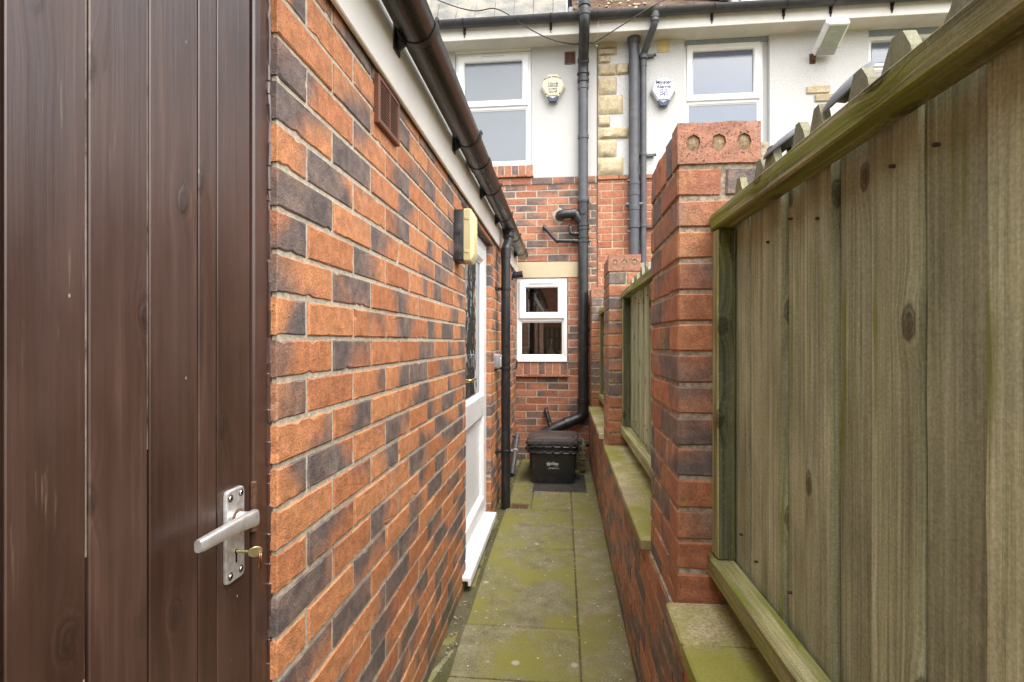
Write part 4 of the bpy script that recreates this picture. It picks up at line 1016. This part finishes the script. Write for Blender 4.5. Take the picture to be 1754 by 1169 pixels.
# ------------------------------------------------------------------ right: boundary wall, piers, copings
bw = thing('boundary_wall', 'low red brick boundary wall with tall brick piers and stone coping on the right', 'wall', (.38, 2.2, 0))
WX = .270
w = MB(); brickwork(w, (WX, 5.44, 0), -YA, -XA, 7.4, -.03, .572, [], .03, -.027, depth=.09, thick=.20, rough=True)
w.build('wall', ['brick_garden', 'mortar_grey'], bw)
PIERS = [1.283, 3.175, 5.06]
def pier(y):
    w = MB(); x0, x1, L = WX + .006, WX + .222, .385 if y < 5 else .375
    zb = .573; kN = 14
    for k in range(kN + 1):
        z = zb + .066 + (k - 1) * .075 + .005; hz2 = .0325
        if z - hz2 < zb: z = zb + .026; hz2 = .022
        if k % 2:
            segs = [(x0, x1, 0, .1025), (x0, x0 + .1025, .1125, .3275), (x0 + .1125, x1, .1125, .3275), (x0, x1, .3375, L)]
        else:
            segs = [(x0, x0 + .1025, 0, .2150), (x0 + .1125, x1, 0, .2150), (x0, x0 + .1025, .225, L), (x0 + .1125, x1, .225, L)]
        for (a, b, c_, d_) in segs:
            if b - a > d_ - c_: w.box(((a + b) / 2, y + (c_ + d_) / 2, z), ((b - a) / 2, (d_ - c_) / 2, hz2), None, .004, 0, 'brick', jit=.0018)
            else: w.box(((a + b) / 2, y + (c_ + d_) / 2, z), ((d_ - c_) / 2, (b - a) / 2, hz2), (YA, XA, ZA), .004, 0, 'brick', jit=.0018)
    ztop = zb + .066 + (kN - 1) * .075 + .005 + .0325
    w.span(x0 + .0045, x1 - .0045, y + .0045, y + L - .0045, zb, ztop + .06, mat=1)
    # cap: five bricks on edge, the front one shows its three cores
    zc = ztop + .012
    for i in range(5):
        a = y + .003 + i * .0765
        if i == 0: continue
        w.box((x0 + .096, a + .0325, zc + .048), (.096, .0325, .048), None, .004, 0, 'brick', jit=.002, rnd=(random.random(), random.random() * .8, random.random(), random.random()))
    cap = MB(); Y0 = y - .002; bx0, bx1, bz0, bz1 = x0 - .002, x0 + .192, zc, zc + .098
    rnd = (random.random() * .4, .25, .5, .5)
    def V(x, yy, z): return cap.vert((x + random.uniform(-.0015, .0015), yy, z + random.uniform(-.0015, .0015)), ((x - bx0) / .217, (z - bz0) / .098, rnd[0]), rnd[1:])
    xs_ = [bx0 + (bx1 - bx0) * i / 3 for i in range(4)]; cache = {}
    def G(x, z):
        kx = (round(x, 4), round(z, 4))
        if kx not in cache: cache[kx] = V(x, Y0, z)
        return cache[kx]
    zm = (bz0 + bz1) / 2
    for i in range(3):
        a, b = xs_[i], xs_[i + 1]; cx = (a + b) / 2 + (.006, 0, -.006)[i]
        per = [G(a, bz0), G((a + b) / 2, bz0), G(b, bz0), G(b, zm), G(b, bz1), G((a + b) / 2, bz1), G(a, bz1), G(a, zm)]
        hx = [(cx - .0125, zm - .013), (cx, zm - .021), (cx + .0125, zm - .013), (cx + .0165, zm), (cx + .013, zm + .014), (cx, zm + .020), (cx - .013, zm + .014), (cx - .0165, zm)]
        h0 = [V(x, Y0, z) for x, z in hx]; h1 = [cap.vert((x, Y0 + .005, z), ((x - bx0) / .217, .5, 0), rnd[1:]) for x, z in hx]
        for k in range(8):
            j = (k + 1) % 8; cap.face([per[k], per[j], h0[j], h0[k]]); cap.face([h0[k], h0[j], h1[j], h1[k]])
        cv_ = cap.vert((cx, Y0 + .0015, zm), (.5, .5, 0))
        for k in range(8): cap.face([h1[k], h1[(k + 1) % 8], cv_], 1)
    loop = [G(xs_[0], bz0), G((xs_[0] + xs_[1]) / 2, bz0), G(xs_[1], bz0), G((xs_[1] + xs_[2]) / 2, bz0), G(xs_[2], bz0), G((xs_[2] + xs_[3]) / 2, bz0), G(xs_[3], bz0), G(xs_[3], zm), G(xs_[3], bz1), G((xs_[2] + xs_[3]) / 2, bz1), G(xs_[2], bz1), G((xs_[1] + xs_[2]) / 2, bz1), G(xs_[1], bz1), G((xs_[0] + xs_[1]) / 2, bz1), G(xs_[0], bz1), G(xs_[0], zm)]
    back = [cap.vert((cap.v[i][0], Y0 + .066, cap.v[i][2]), cap.a[i], cap.b[i]) for i in loop]
    for k in range(16): cap.face([loop[k], loop[(k + 1) % 16], back[(k + 1) % 16], back[k]])
    cap.face(back)
    po = w.build('pier', ['brick_garden', 'mortar_grey'], bw)
    cap.build('cap_brick', ['brick_cap', 'mortar_sand'], po)
MAT['brick_cap'] = brick_mat('pitted_cap_brick', [(0, (.33, .145, .088)), (1, (.28, .12, .07))], (.12, .08, .065), (.2, .12, .09), bias=.95, efflo=.9, lichen=.3, pits=1.0)
MAT['mortar_sand'] = mortar_mat('sandy_core_mortar', (.33, .245, .15), (.19, .135, .08), 90)
for y in PIERS: pier(y)
def coping(y0, y1):
    w = MB(); w.span(.246, WX + .24, y0 + .002, y1 - .002, .574, .611, ch=.005, jit=.002); w.build('coping', 'coping', bw)
coping(-1.6, -.4); coping(-.4, .42); coping(.42, 1.105); coping(1.105, 1.280)
coping(1.672, 2.275); coping(2.275, 3.172); coping(3.564, 4.3); coping(4.3, 5.056)

# ------------------------------------------------------------------ fence panels
def fence(label, y_far, L, tilt, first=False, xoff=0.0):
    fp = thing('timber_fence', label, 'fence panel', (.355 + xoff, y_far, 0), -math.pi / 2 + tilt, 'wooden fence panels set between the brick piers')
    # local x runs towards the camera, local y away from the passage
    q = MB(); q.box((.0205, .0205, 1.115), (.0205, .0205, .383), None, .003, 0, 'wood', 2, mats6=[0, 1, 0, 0, 0, 0]); q.build('stile', ['rail_wood', 'stile_dark'], fp, True)
    q = MB(); q.box((L - .0205, .0205, 1.115), (.0205, .0205, .383), None, .003, 0, 'wood', 2); q.build('stile', 'rail_wood', fp, True)
    q = MB(); q.box((L / 2, .018, 1.5185), (L / 2 + .004, .023, .0195), None, .003, 0, 'wood', 0, jit=.002); q.build('top_rail', 'rail_wood', fp, True)
    q = MB(); q.box((L / 2, .016, .708), (L / 2 + .002, .026, .0225), None, .003, 0, 'wood', 0, jit=.002); q.build('bottom_rail', 'rail_wood', fp, True)
    q = MB(); edges = [-.002, .105, .187, .277, .363, .456, .548, .642, .734, .826, .918, 1.01, 1.102, 1.194, 1.286, 1.378, L - .04]
    if not first: edges = [-.002] + [.038 + (L - .078) * i / 15 for i in range(1, 16)]
    for i, (a, b) in enumerate(zip(edges, edges[1:])):
        c = (a + b) / 2 + random.uniform(-.003, .003); hw = (b - a) / 2 - random.uniform(.0018, .0034); t = .0075; yo = .052 + (0, .007, .002, .010)[i % 4] + random.uniform(-.001, .001) + random.uniform(-.001, .001)
        rnd = (random.random(), random.random(), 0, 0); tw = random.uniform(-.003, .003)
        zl, zt = .617, 1.617 + random.uniform(-.006, .006); zv = 1.545 + random.uniform(-.008, .008); tip = random.uniform(.007, .012); to = random.uniform(-.010, .010)
        prof = [(-hw, zl), (hw, zl)]
        for k in range(1, 10): prof.append((hw + (random.uniform(-.0012, .0012)), zl + (zv - zl) * k / 10))
        jz = random.uniform
        prof += [(hw, zv), (tip + to + .012 + jz(-.003, .004), zt - .024 + jz(-.006, .004)), (tip + to, zt + jz(-.003, .001)), (-tip + to, zt), (-tip + to - .011 + jz(-.003, .003), zt - .022 + jz(-.006, .005)), (-hw, zv + jz(-.01, .01))]
        for k in range(9, 0, -1): prof.append((-hw + random.uniform(-.0012, .0012), zl + (zv - zl) * k / 10))
        fr = [q.vert((c + x, yo - t + tw * x / hw, z), (x, z, rnd[0]), (rnd[1], 0, 0)) for x, z in prof]
        bk = [q.vert((c + x, yo + t + tw * x / hw, z), (x + .02, z, rnd[0]), (rnd[1], 0, 0)) for x, z in prof]
        n = len(prof)
        # split the front into quads row by row so that attributes interpolate cleanly
        L_, R_ = [0] + list(range(n - 1, n - 11, -1)), list(range(1, 12))
        for side in (fr, bk):
            for k in range(10): side_f = [side[L_[k]], side[R_[k]], side[R_[k + 1]], side[L_[k + 1]]]; q.face(side_f)
            q.face([side[i_] for i_ in range(11, 17)])
        for k in range(n): q.face([fr[k], fr[(k + 1) % n], bk[(k + 1) % n], bk[k]])
    for e_ in edges[1:-1]: q.box((e_, .0755, 1.08), (.032, .008, .46), None, .001, 0, 'wood', 2)  # unseen strips added behind the board gaps to keep them dark
    for c_ in [(a + b) / 2 for a, b in zip(edges, edges[1:])]:
        for zz_ in (.79, 1.46):
            if random.random() < .55: q.box((c_ + random.uniform(-.02, .02), .0435, zz_ + random.uniform(-.03, .03)), (.0022, .004, .0022), None, .001, 1)
    q.build('boards', ['fence_wood', 'vent_dark'], fp, True)
    return fp
fence('nearest weathered green brown fence panel filling the right of the photo', PIERS[0] - .004, 1.47, R(.6), True)
fence('middle fence panel between the two tall brick piers', PIERS[1] - .004, 1.475, R(.3))
fence('farthest fence panel, a sliver behind the second pier', PIERS[2] - .004, 1.475, R(.4))
# plastic disc lights clipped behind the picket points
def disc(label, c, ax, r):
    t = thing('fence_light', label, 'fence light', c, 0, 'plastic discs on the fence top')
    ax = Vector(ax).normalized(); U = ax.orthogonal().normalized(); V_ = ax.cross(U); c = Vector(c); q = MB(); rings = []
    for (rr, h) in ((r, 0), (r, .0025), (r * .9, .0065), (r * .55, .0105), (r * .2, .0115)): rings.append([c + U * rr * math.cos(a) + V_ * rr * math.sin(a) + ax * h for a in [2 * math.pi * i / 32 for i in range(32)]])
    q.ring_loft(rings); q.build('disc', 'solar', t, smooth=35)
    q = MB(); q.cyl(c - ax * .001, c - ax * .012, r * .55, r * .4, 20); q.box(c + Vector((.012, 0, -.045)), (.006, .010, .04), None, .002); q.build('bracket', 'bracket', t)
disc('paler grey plastic disc poking up between the nearest fence points', (.432, .83, 1.619), (-.72, 0, .69), .044)
disc('darker plastic disc half hidden behind fence points nearer the brick pier', (.432, 1.06, 1.624), (-.62, 0, .785), .046)

# ------------------------------------------------------------------ things on the path
def rbox(x, y, z, hx, hy, r, n=4): return [Vector((x + a, y + b, z)) for a, b in rr2(-hx, hx, -hy, hy, r, n)]
BX, BY = -.085, 4.665
def recycling_box(label, z, lid):
    t = thing('recycling_box', label, 'recycling box', (BX, BY, z), 0, 'nested black recycling boxes')
    q = MB(); H = .295
    q.ring_loft([rbox(BX, BY, z, .176, .150, .03), rbox(BX, BY, z + .004, .182, .156, .03), rbox(BX, BY, z + H - .03, .205, .184, .03), rbox(BX, BY, z + H - .03, .209, .188, .03), rbox(BX, BY, z + H - .022, .209, .188, .03), rbox(BX, BY, z + H - .021, .224, .206, .034), rbox(BX, BY, z + H - .012, .220, .201, .034), rbox(BX, BY, z + H - .010, .226, .208, .034), rbox(BX, BY, z + H - .001, .226, .208, .034), rbox(BX, BY, z + H, .220, .200, .034), rbox(BX, BY, z + H, .206, .186, .03), rbox(BX, BY, z + .02, .178, .150, .03)], True)
    for k in (-2, -1, 0, 1, 2): q.box((BX + k * .075, BY - .208, z + H - .010), (.012, .0022, .008), None, .001)
    q.build('tub', 'box_black', t, smooth=30)
    for s_ in (-1, 1):
        q = MB(); q.tube(fillet([(BX + s_ * .222, BY - .07, z + H - .012), (BX + s_ * .245, BY - .07, z + H - .02), (BX + s_ * .245, BY + .07, z + H - .02), (BX + s_ * .222, BY + .07, z + H - .012)], .02), .007, 8); q.build('handle', 'box_black', t, smooth=50)
    if lid:
        q = MB(); zt = z + H
        q.ring_loft([rbox(BX, BY, zt + .004, .226, .206, .036), rbox(BX, BY, zt + .004, .231, .211, .038), rbox(BX, BY, zt + .028, .229, .209, .038), rbox(BX, BY, zt + .030, .222, .202, .036), rbox(BX, BY, zt + .050, .216, .196, .036), rbox(BX, BY, zt + .054, .210, .190, .034), rbox(BX, BY, zt + .054, .190, .170, .03), rbox(BX, BY, zt + .050, .186, .166, .03), rbox(BX, BY, zt + .050, .178, .158, .03), rbox(BX, BY, zt + .056, .174, .154, .03)], True)
        q.build('lid', 'lid_dusty', t, smooth=30)
    return t
b1 = recycling_box('bottom black recycling box with white YORK lettering on the front', .006, False)
b2 = recycling_box('upper black recycling box nested in the lettered one, its lid on top', .058, True)
# print on the front of the bottom box
sl = math.atan2(.028, .265); n_ = Vector((0, -math.cos(sl), -math.sin(sl))); upv = Vector((0, -math.sin(sl), math.cos(sl)))
def on_box(x, z): return Vector((BX + x, BY - .156 - .028 * (z - .01) / .265 - .0012, z))
ROTB = ((1, 0, 0), (0, upv.y, n_.y), (0, upv.z, n_.z))
text('YORK', .026, 'ink_white', b1, on_box(.014, .180), ROTB, bold=.0006)
text('CITY OF', .007, 'ink_white', b1, on_box(.004, .196), ROTB)
text('COUNCIL', .007, 'ink_white', b1, on_box(.030, .164), ROTB)
q = MB(); cc = on_box(-.037, .180)
for i in range(8):
    a = i * math.pi / 4 + .2; d_ = XA * math.cos(a) + upv * math.sin(a); e_ = XA * -math.sin(a) + upv * math.cos(a)
    q.box(cc + d_ * .010, (.0062, .0016 + .0008 * (i % 2), .0006), (d_, e_, n_), 0)
for i in range(6):
    a = i * math.pi / 3; d_ = XA * math.cos(a) + upv * math.sin(a); q.box(cc + d_ * .018, (.0022, .0018, .0006), (XA, upv, n_), 0)
q.build('emblem', 'ink_white', b1)
q = MB()
for (zz, w_) in ((.146, .034), (.140, .046)):
    x = -w_
    while x < w_: L_ = random.uniform(.005, .011); q.box(on_box(x + L_ / 2 + .003, zz), (L_ / 2, .0009, .0004), (XA, upv, n_), 0); x += L_ + .002
q.build('small_print', 'ink_white', b1)

q = MB(); q.span(-.252, .198, 4.28, 4.86, -.006, .005, ch=.002)
for i in range(40): q.span(-.246, .192, 4.292 + i * .014, 4.297 + i * .014, .004, .0065)
tag(q.build('drain_cover', 'mat_rubber'), 'dark grey ridged mat lying under the black recycling boxes', 'mat')
gr_ = thing('gully_grate', 'rusty square drain grate at the foot of the black downpipe', 'drain grate', (-.32, 3.85, 0))
q = MB(); fz = lambda u, v_, o: Vector((u, v_, o)); rectframe(q, -.408, -.238, 3.735, 3.965, [(0, -.03), (0, .002), (.018, .003), (.02, -.004), (.02, -.03)], fz); q.build('surround', 'slab_side', gr_)
q = MB()
for i in range(11): q.span(-.386, -.26, 3.762 + i * .0165, 3.770 + i * .0165, -.012, -.003, ch=.001)
q.span(-.386, -.38, 3.755, 3.945, -.012, -.002); q.span(-.266, -.26, 3.755, 3.945, -.012, -.002); q.span(-.326, -.320, 3.755, 3.945, -.012, -.0022); q.build('grating', 'rust', gr_)
q = MB(); q.span(-.39, -.256, 3.75, 3.95, -.04, -.02); q.build('gully', 'void', gr_)
cr = thing('timber_crate', 'mossy slatted timber crate half hidden behind the recycling boxes', 'crate', (-.05, 5.03, 0))
q = MB()
for i in range(5):
    z = .055 + i * .048
    q.box((-.05, 4.895, z), (.262, .012, .019), None, .002, 0, 'wood', 0); q.box((-.05, 5.21, z), (.262, .012, .019), None, .002, 0, 'wood', 0)
    for x in (-.30, .20): q.box((x, 5.05, z + (.0 if i % 2 else .004)), (.012, .165, .019), None, .002, 0, 'wood', 1)
q.build('slats', 'slat_wood', cr)
for (x, y) in ((-.275, 4.92), (.175, 4.92), (-.275, 5.185), (.175, 5.185)):
    q = MB(); q.box((x, y, .14), (.018, .018, .14), None, .002, 0, 'wood', 2); q.build('corner_post', 'slat_wood', cr)

# loose grit and moss along the wall feet and in the slab joints
q = MB(); rg = random.Random(3)
for i in range(420):
    k_ = rg.random(); y = rg.uniform(1.2, 5.3)
    if k_ < .42: x = -.485 + abs(rg.gauss(0, .028))
    elif k_ < .75: x = .262 - abs(rg.gauss(0, .022))
    elif k_ < .9: x = .065 + rg.gauss(0, .006)
    else: x = rg.uniform(-.4, .25)
    if 2.45 < y < 3.6 and x < -.44: continue
    r_ = rg.uniform(.0012, .0038) * (1.2 if k_ < .42 else 1)
    q.box((x, y, r_ * .5 - .001), (r_ * rg.uniform(.8, 1.7), r_, r_ * .7), (Vector((math.cos(i), math.sin(i), 0)), Vector((-math.sin(i), math.cos(i), 0)), ZA), r_ * .3, 0, jit=r_ * .25)
tag(q.build('grit', 'quoin_grit'), kind='stuff')
q = MB()
for i in range(900):
    k_ = rg.random(); y = rg.uniform(1.2, 5.3)
    if k_ < .35: x = -.43 + rg.gauss(0, .02)
    elif k_ < .7: x = .266 - abs(rg.gauss(0, .012))
    elif k_ < .85: x = .066 + rg.gauss(0, .003)
    else: x = rg.uniform(-.4, .06); y = rg.choice((2.24, 3.095, 3.83, 1.885)) + rg.gauss(0, .003)
    if 2.45 < y < 3.6 and x < -.44: continue
    if math.sin(y * 5 + x * 30) + math.sin(y * 13.7) < -.1: continue
    for j in range(3):
        a = rg.uniform(0, 6.28); h = rg.uniform(.002, .007); d_ = Vector((math.cos(a), math.sin(a), 0)) * rg.uniform(.001, .0025)
        e_ = Vector((-d_.y, d_.x, 0)); b0_ = Vector((x + rg.gauss(0, .003), y + rg.gauss(0, .004), -.003))
        ids = [q.vert(b0_ - e_), q.vert(b0_ + e_), q.vert(b0_ + d_ * 1.5 + ZA * h)]; q.face(ids)
tag(q.build('moss', 'moss', recalc=False), kind='stuff')

# what stands behind the camera and shows mirrored in the small window
rw = thing('rear_wall', 'rough grey brown wall mirrored in the upper pane of the small window', 'wall', (0, -6.4, 0))
w = MB(); rg = random.Random(9)
z = -.05
while z < 3.3:
    x = -3.2 + rg.uniform(-.2, 0); h = rg.uniform(.10, .17)
    while x < 3.2:
        L = rg.uniform(.2, .5); w.box((x + L / 2, -6.4, z + h / 2), (L / 2 - .006, .1, h / 2 - .006), None, .012, 0, 'brick', jit=.006); x += L
    z += h
w.span(-3.2, 3.2, -6.48, -6.33, -.05, 3.3, mat=1); w.build('wall', ['brick_old', 'mortar_grey'], rw)
pf = thing('picket_fence', 'dark round topped picket fence mirrored in the lower pane of the small window', 'fence', (0, -4.5, 0))
for i in range(15):
    x = -1.6 + i * .135; q = MB(); pr_ = [(-.047, .15), (.047, .15), (.047, 1.62)] + [(.047 * math.cos(t), 1.62 + .06 * math.sin(t)) for t in [math.pi * k / 8 for k in range(1, 8)]] + [(-.047, 1.62)]
    q.prism(pr_, (x, -4.5, 0), XA, ZA, YA, .018); q.build('picket', 'stile_dark', pf)
q = MB(); q.span(-1.7, .4, -4.53, -4.502, .45, .53); q.span(-1.7, .4, -4.53, -4.502, 1.3, 1.38); q.build('rail', 'stile_dark', pf)

# glassware on the inner window board
def vase(name, label, x, prof, mat):
    q = MB(); q.ring_loft([[Vector((x + r * math.cos(a), FY + .13 + r * math.sin(a), 1.03 + z)) for a in [2 * math.pi * i / 24 for i in range(24)]] for r, z in prof])
    return tag(q.build(name, mat, smooth=50), label, name.split('_')[-1])
MAT['vase_glass'] = simple('pale_vase_glass', (.33, .35, .34), .08, .9)
vase('glass_vase', 'flared pale glass vase inside the small window, left corner', -.385, [(.025, .002), (.03, .02), (.022, .05), (.04, .14), (.048, .155), (.046, .157)], 'vase_glass')
vase('glass_bottle', 'pale glass bottle inside the small window, right of centre', -.13, [(.036, .002), (.038, .09), (.036, .11), (.014, .15), (.013, .20), (.026, .24), (.024, .242)], 'vase_glass')
vase('metal_utensil_pot', 'shiny ribbed metal pot inside the small window, right corner', -.02, [(.030, .002), (.032, .03), (.030, .06), (.032, .10), (.034, .115), (.032, .116)], 'chrome')
